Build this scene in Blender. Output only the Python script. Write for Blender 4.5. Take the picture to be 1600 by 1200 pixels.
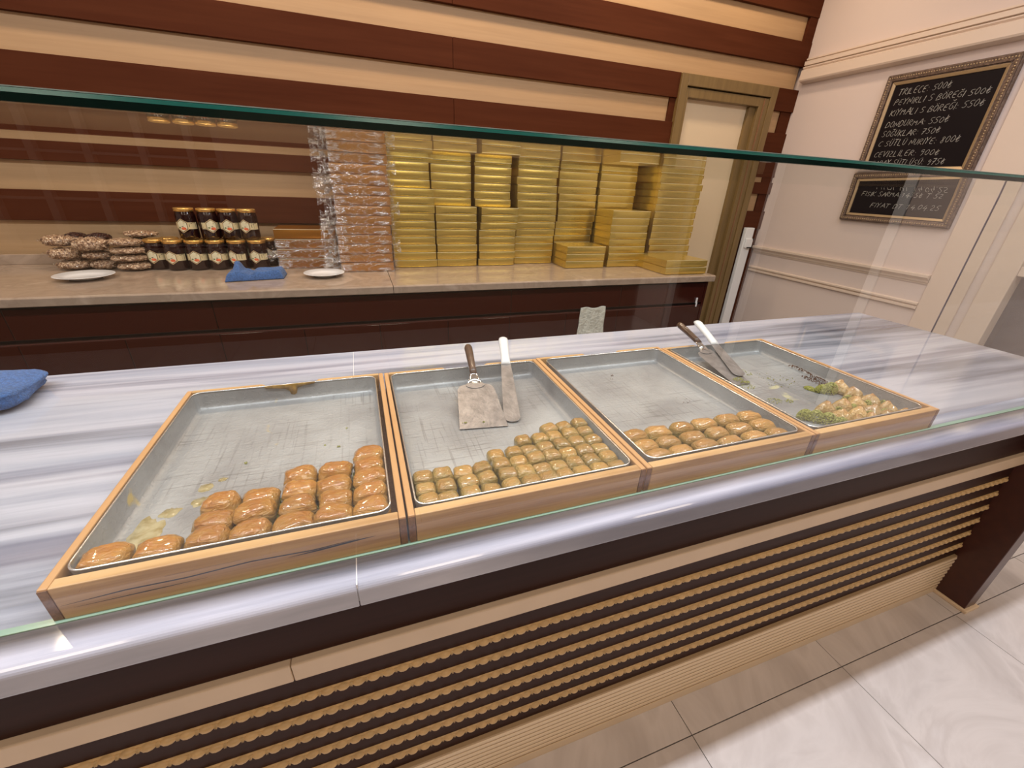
import bpy, math, random
from mathutils import Vector, Matrix, noise

for o in list(bpy.data.objects):
    bpy.data.objects.remove(o)
SC = bpy.context.scene
COL = SC.collection
PI = math.pi
R = random.Random(7)

# ------------------------------------------------------------------ camera
cd = bpy.data.cameras.new('camera')
cd.sensor_width = 36.0
cd.lens = 650.434726 / 1600 * 36.0
cd.clip_start = 0.02
cam = bpy.data.objects.new('camera', cd)
COL.objects.link(cam)
rt = Vector((0.9440062, -0.32734905, 0.04116916))
up = Vector((0.10692676, 0.42160048, 0.90045527))
fw = Vector((0.31212012, 0.84563327, -0.43299584))
m3 = Matrix((rt, up, -fw)).transposed()
cam.matrix_world = Matrix.Translation((0, 0, 1.366)) @ m3.to_4x4()
SC.camera = cam

# ------------------------------------------------------------------ world, exposure
w = bpy.data.worlds.new('world')
SC.world = w
w.use_nodes = True
w.node_tree.nodes['Background'].inputs[0].default_value = (0.10, 0.13, 0.20, 1)
w.node_tree.nodes['Background'].inputs[1].default_value = 0.35
SC.view_settings.view_transform = 'Standard'
SC.view_settings.look = 'None'
SC.view_settings.exposure = 0.0
SC.view_settings.gamma = 1.0
SC.view_settings.use_curve_mapping = False

# ------------------------------------------------------------------ large lights
CEIL = 2.95
def area(name, loc, sx, sy, power, color, shape='RECTANGLE', rot=(0, 0, 0), spread=None):
    l = bpy.data.lights.new(name, 'AREA')
    l.shape = shape
    l.size = sx
    if shape == 'RECTANGLE':
        l.size_y = sy
    l.energy = power
    l.color = color
    if spread: l.spread = spread
    o = bpy.data.objects.new(name, l)
    o.location = loc
    o.rotation_euler = rot
    COL.objects.link(o)
    return o
WARM = (1.0, 0.78, 0.56)
NEUT = (1.0, 0.82, 0.64)
COOL = (0.90, 0.93, 1.0)
DOWN_X = [-1.78, -0.57, 0.48, 1.53, 2.40]
for x in DOWN_X:
    area('downlight_glow', (x, 2.27, CEIL - 0.03), 0.17, 0, 10.5 if x < 2 else 7, WARM, 'DISK')
for x in (-1.6, 0.0, 1.6):
    area('linear_light_glow', (x, 0.50, CEIL - 0.10), 1.5, 0.06, 29, COOL)
for x in (-1.7, 0.3, 2.1):
    for y in (-0.9, -2.4):
        area('customer_fill_light', (x, y, CEIL - 0.03), 0.55, 0.55, 8.5, NEUT)  # unseen ceiling lights added as warm fill over the customer side

# ------------------------------------------------------------------ helpers
class MB:
    def __init__(s):
        s.v = []; s.f = []
    def box(s, x0, x1, y0, y1, z0, z1):
        n = len(s.v)
        s.v += [(x0,y0,z0),(x1,y0,z0),(x1,y1,z0),(x0,y1,z0),(x0,y0,z1),(x1,y0,z1),(x1,y1,z1),(x0,y1,z1)]
        s.f += [tuple(n+i for i in q) for q in ((0,3,2,1),(4,5,6,7),(0,1,5,4),(1,2,6,5),(2,3,7,6),(3,0,4,7))]
        return s
    def add(s, vs, fs):
        n = len(s.v)
        s.v += [tuple(v) for v in vs]
        s.f += [tuple(n+i for i in f) for f in fs]
        return s
    def loops(s, loops, close_u=True, cap0=False, cap1=False, flip=False):
        n = len(s.v); k = len(loops[0])
        for L in loops: s.v += [tuple(p) for p in L]
        for i in range(len(loops)-1):
            for j in range(k if close_u else k-1):
                a = n+i*k+j; b = n+i*k+(j+1) % k
                q = (a, b, b+k, a+k)
                s.f.append(q[::-1] if flip else q)
        if cap0: s.f.append(tuple(range(n+k-1, n-1, -1)) if not flip else tuple(range(n, n+k)))
        if cap1:
            m = n+(len(loops)-1)*k
            s.f.append(tuple(range(m, m+k)) if not flip else tuple(range(m+k-1, m-1, -1)))
        return s
    def lathe(s, prof, seg=24, c=(0, 0, 0), cap0=True, cap1=True):
        L = [[(c[0]+r*math.cos(2*PI*j/seg), c[1]+r*math.sin(2*PI*j/seg), c[2]+z) for j in range(seg)] for r, z in prof]
        return s.loops(L, True, cap0, cap1)
    def extrude_x(s, prof, x0, x1, cap=True):
        # prof: list of (y,z), closed, counter-clockwise seen from +x
        L = [[(x0, y, z) for y, z in prof], [(x1, y, z) for y, z in prof]]
        return s.loops(L, True, cap, cap)
    def mesh(s, name, off=(0, 0, 0)):
        me = bpy.data.meshes.new(name)
        ox, oy, oz = off
        me.from_pydata([(x-ox, y-oy, z-oz) for x, y, z in s.v], [], s.f)
        me.update()
        return me
def obj(name, mb, mat, parent=None, smooth=False, bevel=0, off=None, seg=2):
    if isinstance(mb, MB):
        if off is None:
            off = tuple(wl(parent)) if parent else (0, 0, 0)
        me = mb.mesh(name, off)
    else:
        me = mb
    o = bpy.data.objects.new(name, me)
    COL.objects.link(o)
    if parent: o.parent = parent
    if mat and not me.materials: me.materials.append(mat)
    if smooth: me.shade_smooth()
    if bevel:
        b = o.modifiers.new('bevel', 'BEVEL'); b.width = bevel; b.segments = seg; b.limit_method = 'ANGLE'
        b.harden_normals = False
    return o
WL = {}
def wl(o):
    v = Vector((0, 0, 0))
    while o:
        v += o.location; o = o.parent
    return v
def tag(o, label, cat, group=None, kind=None):
    o['label'] = label; o['category'] = cat
    if group: o['group'] = group
    if kind: o['kind'] = kind
    return o
def thing(name, label, cat, loc=(0, 0, 0), rz=0, group=None):
    o = bpy.data.objects.new(name, None)
    o.empty_display_size = 0.05
    COL.objects.link(o)
    o.location = loc; o.rotation_euler = (0, 0, rz)
    return tag(o, label, cat, group)
def struct(name, mb, mat, **k):
    o = obj(name, mb, mat, **k); o['kind'] = 'structure'; return o
def copy_thing(src, loc, rz=None, label=None, group=None, scale=None):
    r = src.copy(); COL.objects.link(r); r.location = loc
    if rz is not None: r.rotation_euler = (0, 0, rz)
    if label: r['label'] = label
    if group: r['group'] = group
    if scale: r.scale = scale
    for ch in src.children:
        c = ch.copy(); COL.objects.link(c); c.parent = r
        for g in ch.children:
            d = g.copy(); COL.objects.link(d); d.parent = c
    return r
def ordw(i):
    return ['first','second','third','fourth','fifth','sixth','seventh','eighth','ninth','tenth','eleventh','twelfth','thirteenth','fourteenth','fifteenth','sixteenth'][i]

# ------------------------------------------------------------------ materials
def new(name):
    m = bpy.data.materials.new(name); m.use_nodes = True
    nt = m.node_tree; b = nt.nodes['Principled BSDF']
    return m, nt, b
def N(nt, t, **k):
    n = nt.nodes.new(t)
    for a, v in k.items(): setattr(n, a, v)
    return n
def simple(name, col, rough=0.5, metal=0.0, coat=0.0, bump=None, spec=None, sheen=0, trans=0, vary=None):
    m, nt, b = new(name)
    b.inputs['Base Color'].default_value = (*col, 1)
    b.inputs['Roughness'].default_value = rough
    b.inputs['Metallic'].default_value = metal
    b.inputs['Coat Weight'].default_value = coat
    b.inputs['Coat Roughness'].default_value = 0.05
    b.inputs['Sheen Weight'].default_value = sheen
    if spec is not None: b.inputs['Specular IOR Level'].default_value = spec
    tc = N(nt, 'ShaderNodeTexCoord')
    if bump:
        sc, st, dist = bump
        n = N(nt, 'ShaderNodeTexNoise'); n.inputs['Scale'].default_value = sc; n.inputs['Detail'].default_value = 5
        nt.links.new(tc.outputs['Object'], n.inputs['Vector'])
        bp = N(nt, 'ShaderNodeBump'); bp.inputs['Strength'].default_value = st; bp.inputs['Distance'].default_value = dist
        nt.links.new(n.outputs['Fac'], bp.inputs['Height']); nt.links.new(bp.outputs[0], b.inputs['Normal'])
    if vary:
        sc, amt = vary
        n = N(nt, 'ShaderNodeTexNoise'); n.inputs['Scale'].default_value = sc; n.inputs['Detail'].default_value = 4
        nt.links.new(tc.outputs['Object'], n.inputs['Vector'])
        r = N(nt, 'ShaderNodeValToRGB')
        r.color_ramp.elements[0].position = 0.3; r.color_ramp.elements[1].position = 0.7
        r.color_ramp.elements[0].color = (*[c*(1-amt) for c in col], 1)
        r.color_ramp.elements[1].color = (*[min(1, c*(1+amt)) for c in col], 1)
        nt.links.new(n.outputs['Fac'], r.inputs[0]); nt.links.new(r.outputs[0], b.inputs['Base Color'])
    return m
def ramp_mat(name, scale3, stops, rough=0.4, detail=6, distort=0.0, nscale=1.0, coat=0, metal=0, bump=None, coord='Object', rot=(0, 0, 0), roughstops=None, nrough=0.55, spec=None):
    m, nt, b = new(name)
    tc = N(nt, 'ShaderNodeTexCoord'); mp = N(nt, 'ShaderNodeMapping')
    mp.inputs['Scale'].default_value = scale3; mp.inputs['Rotation'].default_value = rot
    nt.links.new(tc.outputs[coord], mp.inputs[0])
    n = N(nt, 'ShaderNodeTexNoise'); n.inputs['Scale'].default_value = nscale; n.inputs['Detail'].default_value = detail
    n.inputs['Distortion'].default_value = distort; n.inputs['Roughness'].default_value = nrough
    nt.links.new(mp.outputs[0], n.inputs['Vector'])
    r = N(nt, 'ShaderNodeValToRGB')
    el = r.color_ramp.elements
    while len(el) < len(stops): el.new(0.5)
    for e, (p, c) in zip(el, stops): e.position = p; e.color = (*c, 1)
    nt.links.new(n.outputs['Fac'], r.inputs[0]); nt.links.new(r.outputs[0], b.inputs['Base Color'])
    b.inputs['Roughness'].default_value = rough; b.inputs['Coat Weight'].default_value = coat
    b.inputs['Coat Roughness'].default_value = 0.04
    b.inputs['Metallic'].default_value = metal
    if spec is not None: b.inputs['Specular IOR Level'].default_value = spec
    if bump:
        bp = N(nt, 'ShaderNodeBump'); bp.inputs['Strength'].default_value = bump[0]; bp.inputs['Distance'].default_value = bump[1]
        nt.links.new(n.outputs['Fac'], bp.inputs['Height']); nt.links.new(bp.outputs[0], b.inputs['Normal'])
    return m

M = {}
M['dark_lacquer'] = ramp_mat('dark_red_lacquer', (3, 30, 30), [(0.3, (0.050, 0.011, 0.007)), (0.7, (0.068, 0.016, 0.009))], rough=0.35, coat=0.1)
M['dark_slat'] = ramp_mat('dark_slat_wood', (2, 40, 40), [(0.3, (0.068, 0.0175, 0.0065)), (0.7, (0.088, 0.025, 0.010))], rough=0.6, spec=0.06)
M['light_panel'] = ramp_mat('light_maple_panel', (2, 60, 60), [(0.3, (0.43, 0.265, 0.130)), (0.7, (0.49, 0.31, 0.158))], rough=0.5)
M['cabinet'] = simple('cabinet_gloss_lacquer', (0.040, 0.0065, 0.003), 0.08, coat=0.0)
M['fascia'] = ramp_mat('fascia_dark_wood', (2, 30, 60), [(0.3, (0.027, 0.0085, 0.005)), (0.7, (0.038, 0.012, 0.008))], rough=0.45, spec=0.14)
M['beige_strip'] = simple('beige_lacquer_strip', (0.70, 0.54, 0.38), 0.4, vary=(8, 0.05))
M['rope'] = simple('carved_rope_gold_paint', (0.64, 0.43, 0.20), 0.35, vary=(60, 0.15))
M['plinth'] = simple('fluted_plinth_cream', (0.82, 0.65, 0.45), 0.4)
M['plinth_board'] = simple('plinth_groove_shade', (0.46, 0.32, 0.18), 0.5)
M['wall_cream'] = simple('wall_plaster_cream', (0.66, 0.55, 0.50), 0.75, bump=(90, 0.15, 0.002))
M['moulding'] = simple('moulding_paint', (0.68, 0.55, 0.45), 0.45)
M['white_ceiling'] = simple('ceiling_white', (0.72, 0.68, 0.62), 0.8)
M['door_frame'] = ramp_mat('door_frame_olive_oak', (40, 40, 3), [(0.3, (0.165, 0.102, 0.036)), (0.7, (0.215, 0.137, 0.050))], rough=0.4)
M['door_leaf'] = simple('door_leaf_cream', (0.72, 0.57, 0.38), 0.5)
M['black'] = simple('black_gap', (0.01, 0.008, 0.007), 0.6)
M['grout'] = simple('dark_grout', (0.05, 0.04, 0.035), 0.8)
M['tile'] = ramp_mat('floor_tile_marble', (1, 1, 1), [(0.30, (0.50, 0.45, 0.43)), (0.47, (0.68, 0.63, 0.61)), (0.52, (0.60, 0.55, 0.53)), (0.62, (0.72, 0.68, 0.67))], rough=0.12, nscale=2.2, distort=1.2, detail=7)
M['back_stone'] = ramp_mat('beige_marble', (1, 1, 1), [(0.25, (0.25, 0.175, 0.125)), (0.45, (0.38, 0.28, 0.205)), (0.53, (0.32, 0.235, 0.17)), (0.70, (0.46, 0.35, 0.265))], rough=0.14, nscale=6, distort=1.0, detail=8)
M['wood'] = ramp_mat('beech_box_wood', (2.2, 34, 60), [(0.30, (0.42, 0.225, 0.085)), (0.46, (0.60, 0.36, 0.155)), (0.75, (0.66, 0.42, 0.20))], rough=0.42, detail=5)
M['wood_y'] = ramp_mat('beech_box_wood_side', (40, 3, 40), [(0.25, (0.52, 0.27, 0.105)), (0.75, (0.64, 0.36, 0.16))], rough=0.42, detail=5)
M['wood_end'] = simple('end_grain_dark', (0.24, 0.115, 0.055), 0.5, vary=(200, 0.25))
M['plate'] = simple('white_porcelain', (0.80, 0.79, 0.80), 0.12, coat=0.3)
M['white_plastic'] = simple('white_plastic', (0.82, 0.82, 0.82), 0.3)
M['brown_handle'] = simple('brown_wood_handle', (0.10, 0.055, 0.035), 0.3, coat=0.3, vary=(60, 0.3))
M['blade'] = simple('stainless_blade', (0.27, 0.245, 0.235), 0.36, metal=0.45, bump=(150, 0.6, 0.001), vary=(45, 0.28))
M['ferrule'] = simple('polished_steel_ferrule', (0.85, 0.85, 0.86), 0.15, metal=1.0)
M['towel'] = simple('blue_terry_towel', (0.045, 0.115, 0.30), 0.95, sheen=0.15, bump=(420, 0.9, 0.004), vary=(160, 0.35))
M['cloth'] = simple('white_crinkled_paper', (0.62, 0.60, 0.50), 0.85, bump=(70, 0.9, 0.01), vary=(40, 0.15))
M['lid'] = simple('gold_jar_lid', (0.72, 0.42, 0.12), 0.25, metal=0.75, bump=(60, 0.1, 0.001), vary=(50, 0.2))
M['honey'] = simple('dark_honey_glass', (0.018, 0.004, 0.003), 0.06, coat=0.1)
M['label_band'] = simple('label_cream_band', (0.66, 0.54, 0.30), 0.45)
M['label_hex'] = simple('label_pale_hexagon', (0.78, 0.70, 0.46), 0.45, vary=(40, 0.12))
M['label_dark'] = simple('label_dark_border', (0.03, 0.015, 0.012), 0.45)
M['label_gold'] = simple('label_gold_rim', (0.62, 0.44, 0.22), 0.4)
M['label_red'] = simple('label_orange_fruit', (0.80, 0.16, 0.06), 0.5, vary=(90, 0.3))
M['label_green'] = simple('label_green_leaf', (0.16, 0.20, 0.07), 0.5)
M['nut'] = ramp_mat('nut_kernels', (1, 1, 1), [(0.35, (0.16, 0.08, 0.045)), (0.5, (0.42, 0.26, 0.15)), (0.68, (0.78, 0.60, 0.42))], rough=0.35, nscale=110, detail=3)
M['nut_dark'] = ramp_mat('dark_raisins', (1, 1, 1), [(0.3, (0.02, 0.008, 0.006)), (0.7, (0.09, 0.03, 0.02))], rough=0.3, nscale=60, detail=3)
M['chalkboard'] = simple('chalkboard_black', (0.009, 0.006, 0.007), 0.5, spec=0.12)
M['chalk'] = simple('chalk_white', (0.50, 0.48, 0.43), 0.9)
M['frame_bronze'] = simple('ornate_bronze_frame', (0.15, 0.10, 0.075), 0.42, metal=0.35, bump=(130, 0.8, 0.004), vary=(70, 0.4))
M['frame_gold'] = simple('gold_slip_frame', (0.42, 0.30, 0.17), 0.35, metal=0.4)
M['steel'] = simple('lamp_housing_white', (0.8, 0.8, 0.8), 0.4)
M['window_glass'] = simple('night_window_glass', (0.012, 0.012, 0.016), 0.08)
M['pistachio'] = ramp_mat('ground_pistachio', (1, 1, 1), [(0.3, (0.13, 0.125, 0.03)), (0.5, (0.37, 0.37, 0.09)), (0.7, (0.55, 0.52, 0.2))], rough=0.7, nscale=260, detail=2)
M['brown_crumb'] = simple('browned_crumb', (0.13, 0.06, 0.03), 0.7, vary=(200, 0.5))

# white marble with blue grey bands running along x
def marble():
    m, nt, b = new('striped_white_marble')
    tc = N(nt, 'ShaderNodeTexCoord'); mp = N(nt, 'ShaderNodeMapping')
    mp.inputs['Location'].default_value = (0.0, 1.35, 0.0); mp.inputs['Scale'].default_value = (0.45, 8, 3); mp.inputs['Rotation'].default_value = (0, 0, 0.03)
    nt.links.new(tc.outputs['Object'], mp.inputs[0])
    n = N(nt, 'ShaderNodeTexNoise'); n.inputs['Scale'].default_value = 1.0; n.inputs['Detail'].default_value = 6
    n.inputs['Roughness'].default_value = 0.6; n.inputs['Distortion'].default_value = 0.35
    nt.links.new(mp.outputs[0], n.inputs['Vector'])
    r = N(nt, 'ShaderNodeValToRGB'); el = r.color_ramp.elements
    st = [(0.30, (0.12, 0.12, 0.145)), (0.40, (0.24, 0.25, 0.30)), (0.46, (0.38, 0.39, 0.46)), (0.54, (0.52, 0.52, 0.59)), (0.68, (0.36, 0.38, 0.46))]
    while len(el) < len(st): el.new(0.5)
    for e, (p, c) in zip(el, st): e.position = p; e.color = (*c, 1)
    nt.links.new(n.outputs['Fac'], r.inputs[0])
    # thin dark veins
    mp2 = N(nt, 'ShaderNodeMapping'); mp2.inputs['Scale'].default_value = (0.6, 17, 3); mp2.inputs['Rotation'].default_value = (0, 0, 0.035)
    mp2.inputs['Location'].default_value = (3, 5, 0)
    nt.links.new(tc.outputs['Object'], mp2.inputs[0])
    n2 = N(nt, 'ShaderNodeTexNoise'); n2.inputs['Scale'].default_value = 1.0; n2.inputs['Detail'].default_value = 3
    nt.links.new(mp2.outputs[0], n2.inputs['Vector'])
    r2 = N(nt, 'ShaderNodeValToRGB'); e2 = r2.color_ramp.elements
    e2[0].position = 0.30; e2[0].color = (0.36, 0.36, 0.42, 1); e2[1].position = 0.44; e2[1].color = (1, 1, 1, 1)
    nt.links.new(n2.outputs['Fac'], r2.inputs[0])
    mx = N(nt, 'ShaderNodeMix', data_type='RGBA', blend_type='MULTIPLY'); mx.inputs[0].default_value = 0.8
    nt.links.new(r.outputs[0], mx.inputs[6]); nt.links.new(r2.outputs[0], mx.inputs[7])
    nt.links.new(mx.outputs[2], b.inputs['Base Color'])
    b.inputs['Roughness'].default_value = 0.06
    return m
M['marble'] = marble()

def pan_mat(name, stain, seed, yellow=(0.55, 0.42, 0.16)):
    m, nt, b = new(name)
    tc = N(nt, 'ShaderNodeTexCoord')
    def noi(scale, detail, loc=(0, 0, 0), s3=(1, 1, 1), dist=0):
        mp = N(nt, 'ShaderNodeMapping'); mp.inputs['Location'].default_value = loc; mp.inputs['Scale'].default_value = s3
        nt.links.new(tc.outputs['Object'], mp.inputs[0])
        n = N(nt, 'ShaderNodeTexNoise'); n.inputs['Scale'].default_value = scale; n.inputs['Detail'].default_value = detail
        n.inputs['Distortion'].default_value = dist
        nt.links.new(mp.outputs[0], n.inputs['Vector']); return n.outputs['Fac']
    def ramp(f, a, ca, c, cb):
        r = N(nt, 'ShaderNodeValToRGB'); r.color_ramp.elements[0].position = a; r.color_ramp.elements[0].color = (*ca, 1)
        r.color_ramp.elements[1].position = c; r.color_ramp.elements[1].color = (*cb, 1)
        nt.links.new(f, r.inputs[0]); return r.outputs[0]
    base = ramp(noi(5, 7, (seed, 0, 0), dist=0.6), 0.32, (0.27, 0.265, 0.265), 0.66, (0.44, 0.445, 0.445))
    # knife scratches: two families of stretched noise
    s1 = ramp(noi(1, 2, (seed, 1, 0), (9, 190, 1)), 0.36, (0.62, 0.60, 0.58), 0.42, (1, 1, 1))
    s2 = ramp(noi(1, 2, (0, seed, 0), (180, 7, 1)), 0.37, (0.62, 0.60, 0.58), 0.43, (1, 1, 1))
    mu = N(nt, 'ShaderNodeMix', data_type='RGBA', blend_type='MULTIPLY'); mu.inputs[0].default_value = 0.8
    nt.links.new(s1, mu.inputs[6]); nt.links.new(s2, mu.inputs[7])
    mu2 = N(nt, 'ShaderNodeMix', data_type='RGBA', blend_type='MULTIPLY'); mu2.inputs[0].default_value = 0.5
    msk = N(nt, 'ShaderNodeMapRange'); msk.inputs['From Min'].default_value = 0.4; msk.inputs['From Max'].default_value = 0.62; msk.inputs['To Max'].default_value = 0.75
    nt.links.new(noi(7, 3, (seed, 9, 0)), msk.inputs[0])
    ge = N(nt, 'ShaderNodeNewGeometry'); sx_ = N(nt, 'ShaderNodeSeparateXYZ'); nt.links.new(ge.outputs['True Normal'], sx_.inputs[0])
    gt_ = N(nt, 'ShaderNodeMath', operation='GREATER_THAN'); gt_.inputs[1].default_value = 0.95; nt.links.new(sx_.outputs['Z'], gt_.inputs[0])
    mm_ = N(nt, 'ShaderNodeMath', operation='MULTIPLY'); nt.links.new(gt_.outputs[0], mm_.inputs[0]); nt.links.new(msk.outputs[0], mm_.inputs[1])
    nt.links.new(mm_.outputs[0], mu2.inputs[0])
    nt.links.new(base, mu2.inputs[6]); nt.links.new(mu.outputs[2], mu2.inputs[7])
    # syrup stains
    sf = N(nt, 'ShaderNodeValToRGB'); sf.color_ramp.elements[0].position = stain; sf.color_ramp.elements[1].position = stain + 0.05
    nt.links.new(noi(9, 6, (seed*2.3, seed, 0), dist=0.8), sf.inputs[0])
    mx = N(nt, 'ShaderNodeMix', data_type='RGBA'); nt.links.new(sf.outputs[0], mx.inputs[0])
    nt.links.new(mu2.outputs[2], mx.inputs[6]); mx.inputs[7].default_value = (*yellow, 1)
    nt.links.new(mx.outputs[2], b.inputs['Base Color'])
    me = N(nt, 'ShaderNodeMath', operation='MULTIPLY_ADD'); me.inputs[1].default_value = -0.25; me.inputs[2].default_value = 0.32
    nt.links.new(sf.outputs[0], me.inputs[0]); nt.links.new(me.outputs[0], b.inputs['Metallic'])
    rr = N(nt, 'ShaderNodeMapRange'); rr.inputs['To Min'].default_value = 0.28; rr.inputs['To Max'].default_value = 0.6
    nt.links.new(noi(30, 4), rr.inputs[0]); nt.links.new(rr.outputs[0], b.inputs['Roughness'])
    # droplets of syrup: bump
    bp = N(nt, 'ShaderNodeBump'); bp.inputs['Strength'].default_value = 0.35; bp.inputs['Distance'].default_value = 0.0009
    dr = N(nt, 'ShaderNodeValToRGB'); dr.color_ramp.elements[0].position = 0.52; dr.color_ramp.elements[1].position = 0.62
    nt.links.new(noi(140, 2, (seed, 0, 0)), dr.inputs[0])
    nt.links.new(dr.outputs[0], bp.inputs['Height']); nt.links.new(bp.outputs[0], b.inputs['Normal'])
    return m
M['pan'] = [pan_mat('syrup_stained_pan_a', 0.66, 1.0), pan_mat('syrup_stained_pan_b', 0.72, 4.2), pan_mat('syrup_stained_pan_c', 0.74, 7.7), pan_mat('syrup_stained_pan_d', 0.66, 11.3, (0.50, 0.47, 0.30))]
M['pan_rim'] = simple('bright_pan_rim', (0.85, 0.85, 0.85), 0.25, metal=0.9)

# clear sheet glass: real Fresnel mirror on the outer faces, transparent otherwise
def glass(name, tint, boost=True):
    m = bpy.data.materials.new(name); m.use_nodes = True
    nt = m.node_tree; nt.nodes.clear()
    out = N(nt, 'ShaderNodeOutputMaterial'); mix = N(nt, 'ShaderNodeMixShader')
    tr = N(nt, 'ShaderNodeBsdfTransparent'); tr.inputs[0].default_value = (*tint, 1)
    gl = N(nt, 'ShaderNodeBsdfGlossy'); gl.inputs['Roughness'].default_value = 0.0
    gl.inputs[0].default_value = (0.97, 0.98, 0.97, 1)
    fr = N(nt, 'ShaderNodeFresnel'); fr.inputs[0].default_value = 1.45
    ge = N(nt, 'ShaderNodeNewGeometry')
    # pane reflects at both surfaces: R = 2F/(1+F); only seen from outside faces
    a = N(nt, 'ShaderNodeMath', operation='ADD'); a.inputs[1].default_value = 1.0
    d = N(nt, 'ShaderNodeMath', operation='DIVIDE'); m2 = N(nt, 'ShaderNodeMath', operation='MULTIPLY'); m2.inputs[1].default_value = 2.0
    inv = N(nt, 'ShaderNodeMath', operation='SUBTRACT'); inv.inputs[0].default_value = 1.0
    mu = N(nt, 'ShaderNodeMath', operation='MULTIPLY')
    L = nt.links.new
    L(fr.outputs[0], a.inputs[0]); L(fr.outputs[0], m2.inputs[0]); L(m2.outputs[0], d.inputs[0]); L(a.outputs[0], d.inputs[1])
    L(ge.outputs['Backfacing'], inv.inputs[1]); L(d.outputs[0], mu.inputs[0]); L(inv.outputs[0], mu.inputs[1])
    L(mu.outputs[0], mix.inputs[0]); L(tr.outputs[0], mix.inputs[1]); L(gl.outputs[0], mix.inputs[2]); L(mix.outputs[0], out.inputs[0])
    return m
M['glass'] = glass('clear_sheet_glass', (0.975, 0.985, 0.975))
M['glass_edge'] = simple('dark_green_glass_edge', (0.002, 0.014, 0.011), 0.15, spec=0.4)
M['glass_chamfer'] = simple('teal_arris_highlight', (0.003, 0.11, 0.09), 0.2, spec=0.5)  # teal lamp reflection along the shelf edge, put into the colour

# cling film: crinkled, mostly transparent with sharp highlights
def film(name, fac, bumpscale, strength=1.0, dif=0.1, gr=0.07):
    m = bpy.data.materials.new(name); m.use_nodes = True
    nt = m.node_tree; nt.nodes.clear(); L = nt.links.new
    out = N(nt, 'ShaderNodeOutputMaterial'); mix = N(nt, 'ShaderNodeMixShader'); add = N(nt, 'ShaderNodeMixShader')
    tr = N(nt, 'ShaderNodeBsdfTransparent'); tr.inputs[0].default_value = (0.97, 0.96, 0.95, 1)
    gl = N(nt, 'ShaderNodeBsdfGlossy'); gl.inputs['Roughness'].default_value = gr
    df = N(nt, 'ShaderNodeBsdfDiffuse'); df.inputs[0].default_value = (0.8, 0.76, 0.72, 1)
    tc = N(nt, 'ShaderNodeTexCoord'); mp = N(nt, 'ShaderNodeMapping'); mp.inputs['Scale'].default_value = (0.5, 1, 1.4)
    L(tc.outputs['Object'], mp.inputs[0])
    n = N(nt, 'ShaderNodeTexNoise'); n.inputs['Scale'].default_value = bumpscale; n.inputs['Detail'].default_value = 5; n.inputs['Distortion'].default_value = 1.5
    L(mp.outputs[0], n.inputs['Vector'])
    bp = N(nt, 'ShaderNodeBump'); bp.inputs['Strength'].default_value = strength; bp.inputs['Distance'].default_value = 0.012
    L(n.outputs['Fac'], bp.inputs['Height']); L(bp.outputs[0], gl.inputs['Normal']); L(bp.outputs[0], df.inputs['Normal'])
    r = N(nt, 'ShaderNodeMapRange'); r.inputs['From Min'].default_value = 0.46; r.inputs['From Max'].default_value = 0.66
    r.inputs['To Min'].default_value = fac*0.2; r.inputs['To Max'].default_value = fac*2.6
    L(n.outputs['Fac'], r.inputs[0])
    add.inputs[0].default_value = dif
    L(gl.outputs[0], add.inputs[1]); L(df.outputs[0], add.inputs[2])
    L(r.outputs[0], mix.inputs[0]); L(tr.outputs[0], mix.inputs[1]); L(add.outputs[0], mix.inputs[2]); L(mix.outputs[0], out.inputs[0])
    return m
M['film'] = film('crinkled_clear_film', 0.30, 34, 1.0, 0.30)
M['film_tuft'] = film('crinkled_film_tuft', 0.30, 40, 1.0, 0.35)
M['bag_film'] = film('nut_bag_film', 0.07, 40, 0.8, 0.05)

def foil(name, col, rough, metal=1.0):
    m, nt, b = new(name)
    tc = N(nt, 'ShaderNodeTexCoord'); n = N(nt, 'ShaderNodeTexNoise'); n.inputs['Scale'].default_value = 5; n.inputs['Detail'].default_value = 2
    L = nt.links.new; L(tc.outputs['Object'], n.inputs['Vector'])
    bp = N(nt, 'ShaderNodeBump'); bp.inputs['Strength'].default_value = 0.25; bp.inputs['Distance'].default_value = 0.02
    L(n.outputs['Fac'], bp.inputs['Height']); L(bp.outputs[0], b.inputs['Normal'])
    b.inputs['Base Color'].default_value = (*col, 1); b.inputs['Metallic'].default_value = metal; b.inputs['Roughness'].default_value = rough
    return m
M['gold'] = foil('gold_foil_card', (0.74, 0.56, 0.15), 0.26, 0.85)
M['gold_edge'] = foil('gold_edge_highlight', (1.0, 0.92, 0.60), 0.35, 0.3)  # paler foil colour paints the highlight along each box's top edge
M['copper'] = foil('copper_foil_card', (0.50, 0.225, 0.045), 0.32, 0.5)
M['amber'] = foil('amber_foil_card', (0.42, 0.17, 0.02), 0.3, 0.7)

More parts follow.
